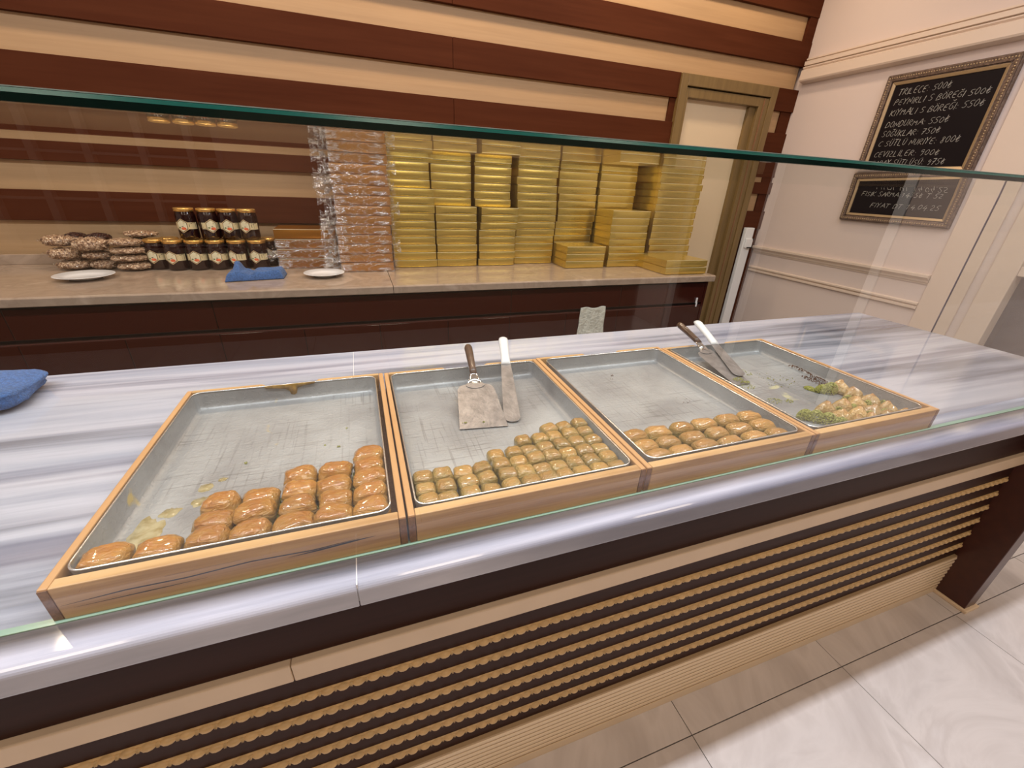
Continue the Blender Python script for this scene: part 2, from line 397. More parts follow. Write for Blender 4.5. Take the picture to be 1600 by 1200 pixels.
# pastry: colour runs from browned top to green-gold layered flanks (bands of the dough itself)
def pastry(name, top, mid, low, layers=True, seed=0.0):
    m, nt, b = new(name); L = nt.links.new
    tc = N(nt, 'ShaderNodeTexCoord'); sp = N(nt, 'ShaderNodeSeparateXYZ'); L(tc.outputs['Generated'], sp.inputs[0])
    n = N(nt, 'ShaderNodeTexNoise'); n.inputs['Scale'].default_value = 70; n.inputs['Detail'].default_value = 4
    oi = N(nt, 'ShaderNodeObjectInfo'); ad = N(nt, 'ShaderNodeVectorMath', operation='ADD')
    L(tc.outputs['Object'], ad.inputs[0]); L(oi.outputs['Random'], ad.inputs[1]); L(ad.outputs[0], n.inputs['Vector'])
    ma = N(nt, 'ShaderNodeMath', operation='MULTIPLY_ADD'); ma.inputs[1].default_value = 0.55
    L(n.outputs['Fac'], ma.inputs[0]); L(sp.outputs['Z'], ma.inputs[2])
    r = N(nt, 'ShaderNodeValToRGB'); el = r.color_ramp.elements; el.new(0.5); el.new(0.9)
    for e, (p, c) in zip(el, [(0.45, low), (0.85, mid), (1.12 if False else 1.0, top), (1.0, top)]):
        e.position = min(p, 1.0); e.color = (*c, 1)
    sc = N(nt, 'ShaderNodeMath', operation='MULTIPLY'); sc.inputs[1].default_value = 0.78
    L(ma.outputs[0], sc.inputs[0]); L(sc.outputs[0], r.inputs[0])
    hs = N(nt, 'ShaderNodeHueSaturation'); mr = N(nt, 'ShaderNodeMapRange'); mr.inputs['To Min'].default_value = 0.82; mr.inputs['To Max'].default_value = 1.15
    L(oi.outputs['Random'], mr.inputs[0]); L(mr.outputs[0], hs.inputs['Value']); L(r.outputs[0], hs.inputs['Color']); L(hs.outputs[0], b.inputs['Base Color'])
    b.inputs['Roughness'].default_value = 0.25; b.inputs['Coat Weight'].default_value = 0.9; b.inputs['Coat Roughness'].default_value = 0.06
    b.inputs['Subsurface Weight'].default_value = 0.0
    # wrinkled flaky skin
    mp = N(nt, 'ShaderNodeMapping'); mp.inputs['Scale'].default_value = (1, 2.2, 3); L(ad.outputs[0], mp.inputs[0])
    n2 = N(nt, 'ShaderNodeTexNoise'); n2.inputs['Scale'].default_value = 62; n2.inputs['Detail'].default_value = 5; n2.inputs['Distortion'].default_value = 1.0
    L(mp.outputs[0], n2.inputs['Vector'])
    bp = N(nt, 'ShaderNodeBump'); bp.inputs['Strength'].default_value = 0.9; bp.inputs['Distance'].default_value = 0.0050
    L(n2.outputs['Fac'], bp.inputs['Height']); L(bp.outputs[0], b.inputs['Normal'])
    return m
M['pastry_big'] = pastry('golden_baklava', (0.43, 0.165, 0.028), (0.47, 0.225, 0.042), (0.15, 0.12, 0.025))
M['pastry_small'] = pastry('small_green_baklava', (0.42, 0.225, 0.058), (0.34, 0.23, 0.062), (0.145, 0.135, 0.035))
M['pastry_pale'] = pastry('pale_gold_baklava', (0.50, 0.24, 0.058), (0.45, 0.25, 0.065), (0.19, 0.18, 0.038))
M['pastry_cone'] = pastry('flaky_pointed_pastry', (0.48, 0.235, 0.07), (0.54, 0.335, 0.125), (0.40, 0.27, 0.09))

# ================================================================== SETTING
XW = 3.042; YW = 2.685
# floor and tiles
fl = struct('floor', MB().box(-3.3, 3.3, -3.5, 2.9, -0.05, -0.004), M['grout'])
xs = [0.133 + 0.6*k for k in range(-6, 6)]
xs = [-3.25] + [x for x in xs if -3.2 < x < XW-0.05] + [XW]
ys = [-3.4, -2.595, -1.995, -1.395, -0.795, -0.195, 0.405, 0.496, 1.096, 1.696, 2.296, 2.70]
cache = {}
for i in range(len(xs)-1):
    for j in range(len(ys)-1):
        w_, d_ = round(xs[i+1]-xs[i], 4), round(ys[j+1]-ys[j], 4)
        g = 0.0013
        if (w_, d_) not in cache:
            me = MB().box(g, w_-g, g, d_-g, -0.008, 0).mesh('tile'); me.materials.append(M['tile']); cache[(w_, d_)] = me
        o = obj('floor_tile', cache[(w_, d_)], None, fl); o.location = (xs[i], ys[j], 0)
struct('ceiling', MB().box(-3.4, 3.4, -3.6, 2.95, CEIL, CEIL+0.08), M['white_ceiling'])
struct('wall_left', MB().box(-3.4, -3.3, -3.5, 2.95, 0, CEIL), M['wall_cream'])

# back wall: carcass, pale recessed panels, proud dark slats
wb = struct('wall_back', MB().box(-3.3, 2.11, 2.735, 2.80, 0, CEIL).box(2.66, 3.3, 2.735, 2.80, 0, CEIL).box(2.11, 2.66, 2.735, 2.80, 1.93, CEIL), M['dark_slat'])
edges = [1.122, 1.252, 1.374, 1.508, 1.643, 1.775, 1.908, 2.040, 2.172, 2.305, 2.437, 2.570, 2.702, 2.835, CEIL]
def plank(name, x0, x1, z0, z1, y0, m):
    return obj(name, MB().box(x0, x1, y0, 2.735, z0, z1), m, wb, bevel=0.0012)
def pale(x0, x1, z0, z1): plank('pale_panel', x0, x1, z0, z1, YW+0.024, M['light_panel'])
def dark(x0, x1, z0, z1): plank('dark_slat', x0, x1, z0, z1, YW, M['dark_slat'])
XL = -3.3
pale(XL, 1.97, 0.90, 1.122)
for i in range(len(edges)-1):
    z0, z1 = edges[i], edges[i+1]
    if i % 2 == 0:   # dark
        if z1 < 2.05:
            for a, b_ in ((XL, -1.6), (-1.598, 0.575), (0.577, 2.03)): dark(a, b_, z0, z1)
            dark(2.842, XW, z0, z1)
        else:
            for a, b_ in ((XL, -1.6), (-1.598, 0.575), (0.577, XW)): dark(a, b_, z0, z1)
    else:
        if z1 < 2.03:
            pale(XL, 1.985, z0, z1); pale(2.842, 2.945, z0, z1)
            plank('dark_edge_strip', 1.985, 2.03, z0, z1, YW+0.012, M['dark_slat'])
            plank('dark_edge_strip', 2.945, XW, z0, z1, YW+0.012, M['dark_slat'])
        elif z0 < 2.1:
            pale(XL, XW-0.03, z0, z1)
        else:
            pale(XL, 2.97, z0, z1); plank('dark_edge_strip', 2.97, XW, z0, z1, YW+0.004, M['dark_slat'])
plank('dark_edge_strip', 2.842, XW, 0.0, 1.122, YW+0.012, M['dark_slat'])

# door 1 with its casing, recessed leaf
d1 = struct('door_1', MB().box(2.10, 2.66, 2.725, 2.76, 0.0, 1.94), M['door_leaf'])
fr = MB()
for (a, b_, z0, z1, y0) in ((2.030, 2.083, 0, 2.038, 2.668), (2.786, 2.840, 0, 2.038, 2.668), (2.083, 2.786, 1.975, 2.038, 2.668)):
    obj('door_casing', MB().box(a, b_, y0, 2.735, z0, z1), M['door_frame'], d1, bevel=0.003)
for (a, b_, z0, z1, y0) in ((2.083, 2.106, 0, 1.968, 2.676), (2.706, 2.786, 0, 1.968, 2.676), (2.106, 2.706, 1.915, 1.968, 2.676)):
    obj('door_stop', MB().box(a, b_, y0, 2.735, z0, z1), M['door_frame'], d1, bevel=0.003)
obj('door_jamb', MB().box(2.650, 2.706, 2.700, 2.735, 0, 1.915), M['door_frame'], d1, bevel=0.002)
obj('door_stop', MB().box(2.740, 2.746, 2.670, 2.735, 0, 1.965), M['wood_end'], d1)

# right wall with window openings
wr = MB()
wr.box(XW, XW+0.12, 1.19, 2.80, 0, CEIL)
wr.box(XW, XW+0.12, 0.45, 1.19, 0, 0.35).box(XW, XW+0.12, 0.45, 1.19, 1.95, CEIL)
wr.box(XW, XW+0.12, -0.82, 0.45, 0, CEIL)
wr.box(XW, XW+0.12, -2.7, -0.82, 2.35, CEIL).box(XW, XW+0.12, -3.6, -2.7, 0, CEIL)
wright = struct('wall_right', wr, M['wall_cream'])
obj('pilaster', MB().box(XW-0.012, XW, 1.29, 1.468, 0, CEIL), M['moulding'], wright, bevel=0.002)
def rail(name, z0, z1, pts, ya, yb):
    # pts: (depth, t) profile over height
    prof = [(0, z0)] + [(d, z0+(z1-z0)*t) for d, t in pts] + [(0, z1)]
    L = [[(XW-d, y, z) for d, z in prof] for y in (ya, yb)]
    return struct(name, MB().loops(L, True, True, True, flip=False), M['moulding'])
rail('trim_1', 0.945, 0.998, [(0.006, 0), (0.006, .18), (0.012, .2), (0.014, .42), (0.03, .68), (0.034, .72), (0.034, .97), (0.03, 1)], 1.470, 2.682)
rail('trim_2', 0.800, 0.842, [(0.010, 0), (0.016, .12), (0.016, .38), (0.006, .45), (0.006, .6), (0.016, .68), (0.016, .9), (0.008, 1)], 1.470, 2.682)
rail('trim_3', 2.072, 2.215, [(0.012, 0), (0.05, .06), (0.055, .12), (0.055, .5), (0.04, .55), (0.048, .60), (0.048, .64), (0.030, .65), (0.030, .68), (0.045, .70), (0.045, .86), (0.026, .87), (0.026, .90), (0.036, .92), (0.036, .98), (0.01, 1)], -3.4, 2.662)
rail('baseboard_right', 0.0, 0.09, [(0.014, 0), (0.014, .8), (0.006, 1)], 1.30, 2.68)
# window 1 in the right wall (beyond the counter end)
w1 = struct('window_1', MB().box(XW+0.05, XW+0.06, 0.45, 1.19, 0.35, 1.95), M['window_glass'])
for b_ in ((1.14, 1.245, 0.30, 2.0), (0.40, 0.50, 0.30, 2.0)):
    obj('window_casing', MB().box(XW-0.02, XW+0.05, *b_), M['moulding'], w1, bevel=0.004)
for z in ((0.30, 0.37), (1.06, 1.105), (1.93, 2.0)):
    obj('window_bar', MB().box(XW-0.012, XW+0.05, 0.50, 1.14, *z), M['moulding'], w1, bevel=0.003)
# wide dark entrance window nearer the street
w3 = struct('window_3', MB().box(XW+0.05, XW+0.06, -2.7, -0.82, 0.0, 2.35), M['window_glass'])
for y in (-2.68, -1.78, -0.86):
    obj('window_bar', MB().box(XW, XW+0.05, y-0.03, y+0.03, 0.0, 2.35), M['steel'], w3, bevel=0.003)
# front wall with divided window (seen only as a reflection)
wf = MB(); fy = -3.2
wf.box(-3.3, -2.35, fy-0.12, fy, 0, CEIL).box(-0.9, 3.3, fy-0.12, fy, 0, CEIL).box(-2.35, -0.9, fy-0.12, fy, 0, 0.8).box(-2.35, -0.9, fy-0.12, fy, 2.2, CEIL)
struct('wall_front', wf, simple('front_wall_tan', (0.30, 0.23, 0.17), 0.8))
M['grey_bar'] = simple('grey_window_bar', (0.24, 0.21, 0.19), 0.5)
w2 = struct('window_2', MB().box(-2.35, -0.9, fy-0.06, fy-0.05, 0.8, 2.2), M['window_glass'])
for x in (-2.33, -2.02, -1.715, -1.395, -1.10, -0.92):
    obj('window_bar', MB().box(x-0.022, x+0.022, fy-0.05, fy+0.01, 0.8, 2.2), M['grey_bar'], w2)
for z in (0.82, 1.14, 1.44, 1.80, 2.18):
    obj('window_bar', MB().box(-2.35, -0.9, fy-0.05, fy+0.005, z-0.008, z+0.008), M['grey_bar'], w2)

# lamp housings
for i, x in enumerate(DOWN_X):
    d = tag(obj('ceiling_downlight', MB().lathe([(0.11, 0.028), (0.12, 0.0), (0.10, -0.004), (0.095, 0.012), (0.0, 0.012)], 28, (0, 0, 0), False, False), M['steel'], smooth=True), 'round recessed ceiling downlight above the back counter, %s from the left' % ordw(i), 'lamp', 'downlights over the back counter')
    d.location = (x, 2.27, CEIL-0.028)
for i, x in enumerate((-1.6, 0.0, 1.6)):
    d = thing('linear_ceiling_lamp', 'slim linear lamp hanging over the marble counter, %s from the left' % ordw(i), 'lamp', (x, 0.50, CEIL-0.09), 0, 'linear lamps over the counter')
    obj('housing', MB().box(-0.78, 0.78, -0.045, 0.045, 0.0, 0.05), M['steel'], d, off=(0, 0, 0), bevel=0.004)
    for s in (-0.6, 0.6):
        obj('suspension_rod', MB().box(s-0.004, s+0.004, -0.004, 0.004, 0.05, 0.09), M['steel'], d, off=(0, 0, 0))

# ================================================================== FRONT COUNTER
CT = 0.895
FY = 0.500; XP = 1.978
ct = thing('service_counter', 'long dark counter with gold rope mouldings and a fluted cream plinth', 'counter', (0, 0.5, 0))
obj('top_fascia', MB().box(-2.3, 2.06, FY, 0.53, 0.658, 0.853), M['fascia'], ct, bevel=0.001)
for a, b_ in ((-2.3, -0.176), (-0.175, XP)):
    obj('beige_strip', MB().box(a, b_, FY-0.012, 0.53, 0.6155, 0.6575), M['beige_strip'], ct, bevel=0.0025)
obj('recessed_panel', MB().box(-2.3, XP, FY+0.006, 0.53, 0.19, 0.6155), M['fascia'], ct)
obj('carcass', MB().box(-2.3, 2.06, 0.53, 1.20, 0.02, 0.853), M['fascia'], ct)
# end panel standing proud, with pale floor trim
obj('end_panel', MB().box(XP, 2.045, 0.405, 1.20, 0.012, 0.853), M['dark_lacquer'], ct, bevel=0.002)
obj('end_panel_trim', MB().box(XP-0.008, 2.053, 0.394, 1.20, 0.0, 0.014), M['plinth'], ct, bevel=0.003)
# fluted plinth: eight pale half-round ridges, groove shade painted as a darker board
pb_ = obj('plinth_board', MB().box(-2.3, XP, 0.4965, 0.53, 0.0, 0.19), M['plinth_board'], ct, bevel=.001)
obj('plinth_foot', MB().box(-2.3, XP, 0.4945, 0.4965, 0.0, 0.034), M['plinth'], pb_, bevel=.0006)
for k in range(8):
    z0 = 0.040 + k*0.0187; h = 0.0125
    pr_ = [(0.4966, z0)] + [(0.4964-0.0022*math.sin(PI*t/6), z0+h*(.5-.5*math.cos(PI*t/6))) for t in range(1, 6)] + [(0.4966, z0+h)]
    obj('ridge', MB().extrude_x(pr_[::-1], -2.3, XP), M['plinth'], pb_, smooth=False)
# carved rope mouldings: barrel bead between double reels
def rope_mesh():
    per = 0.0262; n = int((XP+2.3)/per)
    shape = [(0.00, .0040), (0.04, .0072), (0.08, .0046), (0.12, .0072), (0.16, .0042), (0.22, .0052), (0.36, .0076), (0.57, .0084), (0.78, .0076), (0.95, .0050)]
    loops = []
    K = 9
    for i in range(n):
        for t, r in shape:
            x = -2.3 + (i+t)*per
            sw = 0.0 if t < .2 else 0.15*math.sin((t-.2)/.8*PI)
            loops.append([(x, FY+0.005-(r*1.05)*math.sin(PI*j/(K-1)), -r*0.85*math.cos(PI*j/(K-1))*(1+sw)) for j in range(K)])
    return MB().loops(loops, False, False, False, flip=True).mesh('rope_moulding')
rm = rope_mesh(); rm.materials.append(M['rope'])
for k in range(6):
    o = obj('rope_moulding', rm, None, ct, smooth=True)
    o.location = (0, -0.5, 0.541 - 0.060*k)
    obj('rope_backing', MB().box(-2.3, XP, FY+0.0035, FY+0.010, 0.541-0.060*k-0.0078, 0.541-0.060*k+0.0078), M['rope'], ct, bevel=0.002)
# marble slabs with rounded front edge
def slab(x0, x1, label):
    p = [(1.247, CT), (0.416, CT)]
    for t in range(0, 7):
        a = PI/2*t/6; p.append((0.416-0.011*math.sin(a), CT-0.011+0.011*math.cos(a)))
    for t in range(0, 4):
        a = PI/2*t/3; p.append((0.411-0.006*math.cos(a), CT-0.035-0.006*math.sin(a)))
    p += [(1.247, CT-0.041)]
    o = obj('marble_countertop', MB().extrude_x(p, x0, x1), M['marble'], bevel=0.0015)
    return tag(o, label, 'countertop')
slab(-2.3, -0.0492, 'shorter white marble countertop slab with grey streaks left of the joint')
SR = slab(-0.0485, 2.155, 'long white marble countertop slab right of the joint, running to the wall end')

obj('joint_seal', MB().box(-0.0496, -0.0481, 0.4075, 1.246, CT-.03, CT+.00015), M['plate'], SR)
# sneeze guard glass
GY = 0.453; GT = 1.404; TLT = -0.015; GB = 0.940
sg = thing('front_glass_pane', 'clear upright front glass pane standing on the marble counter edge', 'glass pane', (0, 0.453, CT))
obj('pane', MB().box(-2.3, 2.150, GY, GY+0.008, CT, GT-0.0002), M['glass'], sg)
obj('bottom_edge', MB().box(-2.3, 2.150, GY-0.0006, GY+0.0086, CT, CT+0.0012), simple('pale_green_seal', (0.30, 0.45, 0.36), 0.2), sg)
sp_ = thing('side_glass_pane', 'clear side glass pane at the right end of the marble counter', 'glass pane', (2.146, 0.7, CT))
obj('pane', MB().box(2.142, 2.150, GY+0.009, 0.955, CT+0.001, GT-0.006), M['glass'], sp_)
obj('polished_edge', MB().box(2.1415, 2.1505, 0.955, 0.9565, CT+0.001, GT-0.006), simple('violet_glass_edge', (0.03, 0.03, 0.10), 0.2), sp_)
sh_ = thing('glass_top_shelf', 'clear horizontal glass shelf with dark green front edge', 'glass shelf', (0, 0.7, GT))
def zt(y, d=0): return GT + TLT*(y-GY) + d
obj('pane', MB().extrude_x([(GY+.001, zt(GY)), (GB, zt(GB)), (GB, zt(GB, .010)), (GY+.001, zt(GY, .010))], -2.3, 2.156), M['glass'], sh_)
obj('front_edge', MB().box(-2.3, 2.156, GY-0.003, GY+0.001, GT, GT+0.0058), M['glass_edge'], sh_)
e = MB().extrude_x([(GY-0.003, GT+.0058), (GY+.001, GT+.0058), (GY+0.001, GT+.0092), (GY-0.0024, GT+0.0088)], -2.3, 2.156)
obj('arris_highlight', e, M['glass_chamfer'], sh_)
obj('top_glint', MB().box(-2.3, 2.156, GY-.0016, GY+.0012, GT+.0092, GT+.0100), simple('pale_glass_glint', (0.35, 0.45, 0.46), 0.4), sh_)  # pale bar painted as the glint on the shelf's top edge

# ================================================================== WOODEN BOXES + PANS
ZB = CT; HB = 0.050
def tray_box(x0, x1, y0, y1, nx0, nx1, label, idx):
    t = thing('wooden_tray_box', label, 'box', ((x0+x1)/2, (y0+y1)/2, ZB), 0, 'wooden boxes holding the pans')
    z0, z1 = ZB+0.0005, ZB+HB
    obj('front_board', MB().box(x0+0.010, x1-0.010, y0, y0+0.015, z0, z1), M['wood'], t, bevel=0.0012)
    for a, b_ in ((x0, x0+0.0095), (x1-0.0095, x1)):
        obj('side_board', MB().box(a, b_, y0+0.001, y1, z0, z1), M['wood_y'], t, bevel=0.0015)
        obj('end_grain', MB().box(a+0.0004, b_-0.0004, y0+0.0001, y0+0.0012, z0+0.001, z1-0.002), M['wood_end'], t)
    # back board with hand notch
    P = [(x0+0.010, z0), (x1-0.010, z0), (x1-0.010, z1), (nx1+0.008, z1), (nx1+0.002, z1-0.004), (nx1-0.003, z1-0.018), (nx0+0.003, z1-0.018), (nx0-0.002, z1-0.004), (nx0-0.008, z1), (x0+0.010, z1)]
    L = [[(x, y1-0.010, z) for x, z in P], [(x, y1, z) for x, z in P]]
    obj('back_board', MB().loops(L, True, True, True, flip=True), M['wood'], t, bevel=0.001)
    obj('bottom_board', MB().box(x0+0.0095, x1-0.0095, y0+0.015, y1-0.010, z0, z0+0.006), M['wood_end'], t)
    return t
tray_box(-0.3730, 0.0215, 0.457, 0.958, -0.226, -0.127, 'leftmost wooden box on the marble, cracked front board', 0)
tray_box(0.0245, 0.4160, 0.457, 0.956, 0.173, 0.271, 'second wooden box from the left, holding many small pastries', 1)
tray_box(0.4190, 0.8140, 0.457, 0.960, 0.569, 0.668, 'third wooden box from the left, holding pale golden pastries', 2)
tray_box(0.8170, 1.2080, 0.457, 0.946, 0.943, 1.052, 'rightmost wooden box, pointed pastries in its far corner', 3)
# dark cracks in the grain of the leftmost box front
b1 = [o for o in COL.objects if o.name.startswith('wooden_tray_box')][0]
ck = MB()
for (pts, wd) in (([(-0.36, .917), (-0.30, .921), (-0.24, .920), (-0.17, .924), (-0.10, .921), (-0.04, .925)], .0008), ([(-0.35, .911), (-0.28, .912), (-0.22, .913)], .0006), ([(-0.13, .917), (-0.09, .919), (-0.05, .922), (-0.02, .923)], .0013), ([(-0.26, .929), (-0.18, .930)], .0005)):
    for i in range(len(pts)-1):
        (a, za), (b_, zb) = pts[i], pts[i+1]
        ck.add([(a, .4568, za-wd*(i > 0)), (b_, .4568, zb-wd*(i < len(pts)-2)), (b_, .4568, zb+wd*(i < len(pts)-2)+.0002), (a, .4568, za+wd*(i > 0)+.0002)], [(0, 1, 2, 3)])
obj('grain_crack', ck, M['black'], b1)['kind'] = 'stuff'

def rrect(x0, x1, y0, y1, r, z, n=6):
    P = []
    for cx, cy, a0 in ((x1-r, y1-r, 0), (x0+r, y1-r, PI/2), (x0+r, y0+r, PI), (x1-r, y0+r, 1.5*PI)):
        for i in range(n+1):
            a = a0 + PI/2*i/n; P.append((cx+r*math.cos(a), cy+r*math.sin(a), z))
    return P
ZF = 0.9085; ZR = 0.9455
def pan(x0, x1, y0, y1, label, mi):
    t = thing('baking_pan', label, 'pan', ((x0+x1)/2, (y0+y1)/2, ZB+0.007), 0, 'aluminium baking pans')
    Ls = []
    for ins, z, r in ((0.0015, ZR, .016), (0.0025, ZR-0.008, .016), (0.004, ZF+0.012, .015), (0.0055, ZF+0.005, .014), (0.0085, ZF+0.0015, .012), (0.013, ZF+0.0003, .009), (0.02, ZF, .006)):
        Ls.append(rrect(x0+ins, x1-ins, y0+ins, y1-ins, r, z))
    mb = MB().loops(Ls, True, False, True)
    Lo = [rrect(x0+i, x1-i, y0+i, y1-i, r, z) for i, z, r in ((0.0003, ZR, .017), (0.003, ZF+0.01, .016), (0.006, ZB+0.0075, .013))]
    mb.loops(Lo[::-1], True, True, False)
    pb = obj('pan_body', mb, M['pan'][mi], t, smooth=True)
    rl = []
    A = rrect(x0, x1, y0, y1, .018, ZR); n = len(A)
    for k in range(7):
        a = 2*PI*k/6
        off = 0.0014*math.cos(a)
        rl.append(rrect(x0-off+0.0014, x1+off-0.0014, y0-off+0.0014, y1+off-0.0014, .017+off, ZR+0.0012*math.sin(a)))
    obj('rolled_rim', MB().loops(rl, True), M['pan_rim'], pb, smooth=True)
    return t
pan(-0.360, 0.0045, 0.4765, 0.944, 'leftmost aluminium pan, nearly empty and stained with yellow syrup', 0)
pan(0.0370, 0.4035, 0.4740, 0.943, 'second aluminium pan from the left, under the two upright spatulas', 1)
pan(0.4370, 0.7990, 0.4760, 0.945, 'third aluminium pan from the left, bare at the back', 2)
pan(0.8300, 1.1860, 0.4740, 0.934, 'rightmost aluminium pan, smeared with pistachio crumbs', 3)

# ================================================================== PASTRIES
def pastry_mesh(name, sx, sy, sz, mat, seed, e1=0.45, e2=0.45, lump=0.10, nu=30, nv=18, peak=0.0):
    rr = random.Random(seed); off = Vector((rr.uniform(0, 50), rr.uniform(0, 50), rr.uniform(0, 50)))
    def sp(c, e): return math.copysign(abs(c)**e, c)
    loops = []
    for i in range(nv+1):
        ph = -PI/2*0.85 + (PI/2*1.85)*i/nv
        if i == nv: ph = PI/2*0.985
        L = []
        for j in range(nu):
            th = 2*PI*j/nu
            x = sp(math.cos(ph), e1)*sp(math.cos(th), e2); y = sp(math.cos(ph), e1)*sp(math.sin(th), e2); z = sp(math.sin(ph), 0.8)
            if z > 0:   # dome: crown higher in the middle
                z = z*(0.80+0.20*(1-0.5*(x*x+y*y))) + peak*max(0, 1-(x*x+y*y)*1.5)
            k = noise.noise(Vector((x*1.3, y*1.3, z*1.3))+off)
            k2 = noise.noise(Vector((x*4, y*2.2, z*4))+off)
            k3 = noise.noise(Vector((x*7, y*3.2, z*7))+off); s = 1+lump*k+lump*0.45*k2+lump*.22*k3
            L.append((x*s*sx/2, y*s*sy/2, (z*s*0.62+0.38)*sz))
        loops.append(L)
    zmin = min(p[2] for L in loops for p in L)
    loops = [[(x, y, z-zmin) for x, y, z in L] for L in loops]
    me = MB().loops(loops, True, True, True).mesh(name); me.materials.append(mat); me.shade_smooth(); return me
def place(meshes, pts, z, name, labelf, cat, group, jit=0.1, ztilt=0.05, sc=0.05):
    for k, (x, y, info) in enumerate(pts):
        o = bpy.data.objects.new(name, meshes[R.randrange(len(meshes))]); COL.objects.link(o)
        o.location = (x, y, z)
        o.rotation_euler = (R.uniform(-ztilt, ztilt), R.uniform(-ztilt, ztilt), R.uniform(-jit, jit) + (PI if R.random() < .5 else 0))
        s = 1+R.uniform(-sc, sc); o.scale = (s, 1+R.uniform(-sc*.5, sc*.5), 1+R.uniform(-sc, sc)*1.5)
        tag(o, labelf(info), cat, group)
# pan 1: seven columns of large pieces
big = [pastry_mesh('large_baklava_piece', 0.050, 0.0375, 0.031, M['pastry_big'], s, e1=0.38, e2=0.5, lump=0.13) for s in range(5)]
colsA = [(-0.3285, 1), (-0.277, 1), (-0.2245, 3), (-0.1755, 3), (-0.1235, 4), (-0.074, 4), (-0.0225, 5)]
P = []
for c, (x, n) in enumerate(colsA):
    for r in range(n):
        P.append((x+R.uniform(-.001, .001), 0.4985+0.0335*r + (0.002 if r else 0), (c, r, n)))
def labA(i):
    c, r, n = i
    col = ['leftmost', 'second', 'third', 'fourth', 'fifth', 'sixth', 'rightmost'][c]
    if n == 1: return 'golden baklava lying alone at the front of the %s column, leftmost pan' % col
    pos = 'front' if r == 0 else ('back' if r == n-1 else ordw(r)+' from the front')
    return 'large golden baklava in the leftmost pan, %s column, %s piece' % (col, pos)
place(big, P, ZF+0.001, 'baklava_piece', labA, 'pastry', 'large baklava in the leftmost pan', 0.06)
# pan 2: eleven columns of small square pieces
small = [pastry_mesh('small_baklava_piece', 0.0335, 0.0295, 0.0265, M['pastry_small'], 20+s, e1=0.36, e2=0.42, lump=0.09) for s in range(5)]
cols2 = [(0.0575, 3), (0.0890, 3), (0.1235, 3), (0.1555, 3), (0.1890, 4), (0.2215, 4), (0.2525, 5), (0.2840, 5), (0.3155, 6), (0.3480, 6), (0.3810, 6)]
P = []
for c, (x, n) in enumerate(cols2):
    for r in range(n):
        P.append((x+R.uniform(-.0012, .0012), 0.4905+0.0287*r + R.uniform(-.0006, .0006), (c, r, n)))
def lab2(i):
    c, r, n = i
    col = 'leftmost' if c == 0 else ('rightmost' if c == 10 else ordw(c)+' from the left')
    pos = 'front row' if r == 0 else ('backmost' if r == n-1 else ordw(r)+' from the front')
    return 'small square baklava in the second pan, column %s, %s' % (col, pos)
place(small, P, ZF+0.001, 'small_baklava_piece', lab2, 'pastry', 'small baklava in the second pan', 0.10)
# pan 3: three rows of six pillow pieces
pale_m = [pastry_mesh('pillow_baklava', 0.0535, 0.0345, 0.029, M['pastry_pale'], 40+s, e1=0.55, e2=0.55, lump=0.10) for s in range(5)]
P = []
for r, y in enumerate((0.4935, 0.5285, 0.5635)):
    for c, x in enumerate((0.4665, 0.5205, 0.5785, 0.637, 0.6955, 0.7570)):
        P.append((x+(0.004 if c == 0 and r == 0 else 0), y+R.uniform(-.001, .001), (c, r)))
def lab3(i):
    c, r = i
    return 'pale golden pillow pastry in the third pan, %s row, %s' % (['front', 'middle', 'back'][r], ['leftmost', 'second from the left', 'third from the left', 'third from the right', 'second from the right', 'rightmost'][c])
place(pale_m, P, ZF+0.001, 'pillow_pastry', lab3, 'pastry', 'pale pastries in the third pan', 0.10)
# pan 4: pointed flaky pieces with upturned corner
def cone_mesh(seed):
    rr = random.Random(seed); off = Vector((rr.uniform(0, 50),)*3)
    nu, nv = 24, 12; loops = []
    for i in range(nv+1):
        t = i/nv
        rad = (1-t**2.2)*0.94+0.06 if t > .15 else 0.85+t*1.0*0.6
        rad = min(rad, 1)
        L = []
        for j in range(nu):
            th = 2*PI*j/nu
            # rounded triangle outline, tip toward +x
            tri = 1+0.26*math.cos(3*th)
            x = rad*tri*math.cos(th); y = rad*tri*math.sin(th)
            z = t
            x += 0.35*t*t    # leans to the tip
            k = noise.noise(Vector((x*1.5, y*1.5, z*2))+off)*0.16 + noise.noise(Vector((x*5, y*5, z*5))+off)*0.06
            L.append((x*(1+k)*0.0225, y*(1+k)*0.0205, max(0, z*(1+k))*0.033))
        loops.append(L)
    me = MB().loops(loops, True, True, True).mesh('pointed_pastry'); me.materials.append(M['pastry_cone']); me.shade_smooth(); return me
cones = [cone_mesh(60+s) for s in range(5)]
pt4 = [(1.145, .639), (1.137, .600), (.989, .562), (1.044, .562), (1.090, .560), (1.140, .561), (.984, .523), (1.038, .522), (1.087, .522), (1.136, .520), (.985, .488), (1.037, .489), (1.088, .489), (1.141, .488)]
lab4 = ['backmost, against the right side wall', 'fourth row, at the right side wall', 'third row, leftmost', 'third row, second from the left', 'third row, second from the right', 'third row, rightmost',
        'second row, leftmost', 'second row, second from the left', 'second row, second from the right', 'second row, rightmost', 'front row, leftmost', 'front row, second from the left', 'front row, second from the right', 'front row, rightmost']
for (x, y), lb in zip(pt4, lab4):
    o = bpy.data.objects.new('pointed_pastry', cones[R.randrange(5)]); COL.objects.link(o)
    o.location = (x, y-0.004, ZF+0.001); o.rotation_euler = (0, 0, R.uniform(0.3, 1.3))
    tag(o, 'pale pointed flaky pastry in the rightmost pan, ' + lb, 'pastry', 'pointed pastries in the rightmost pan')
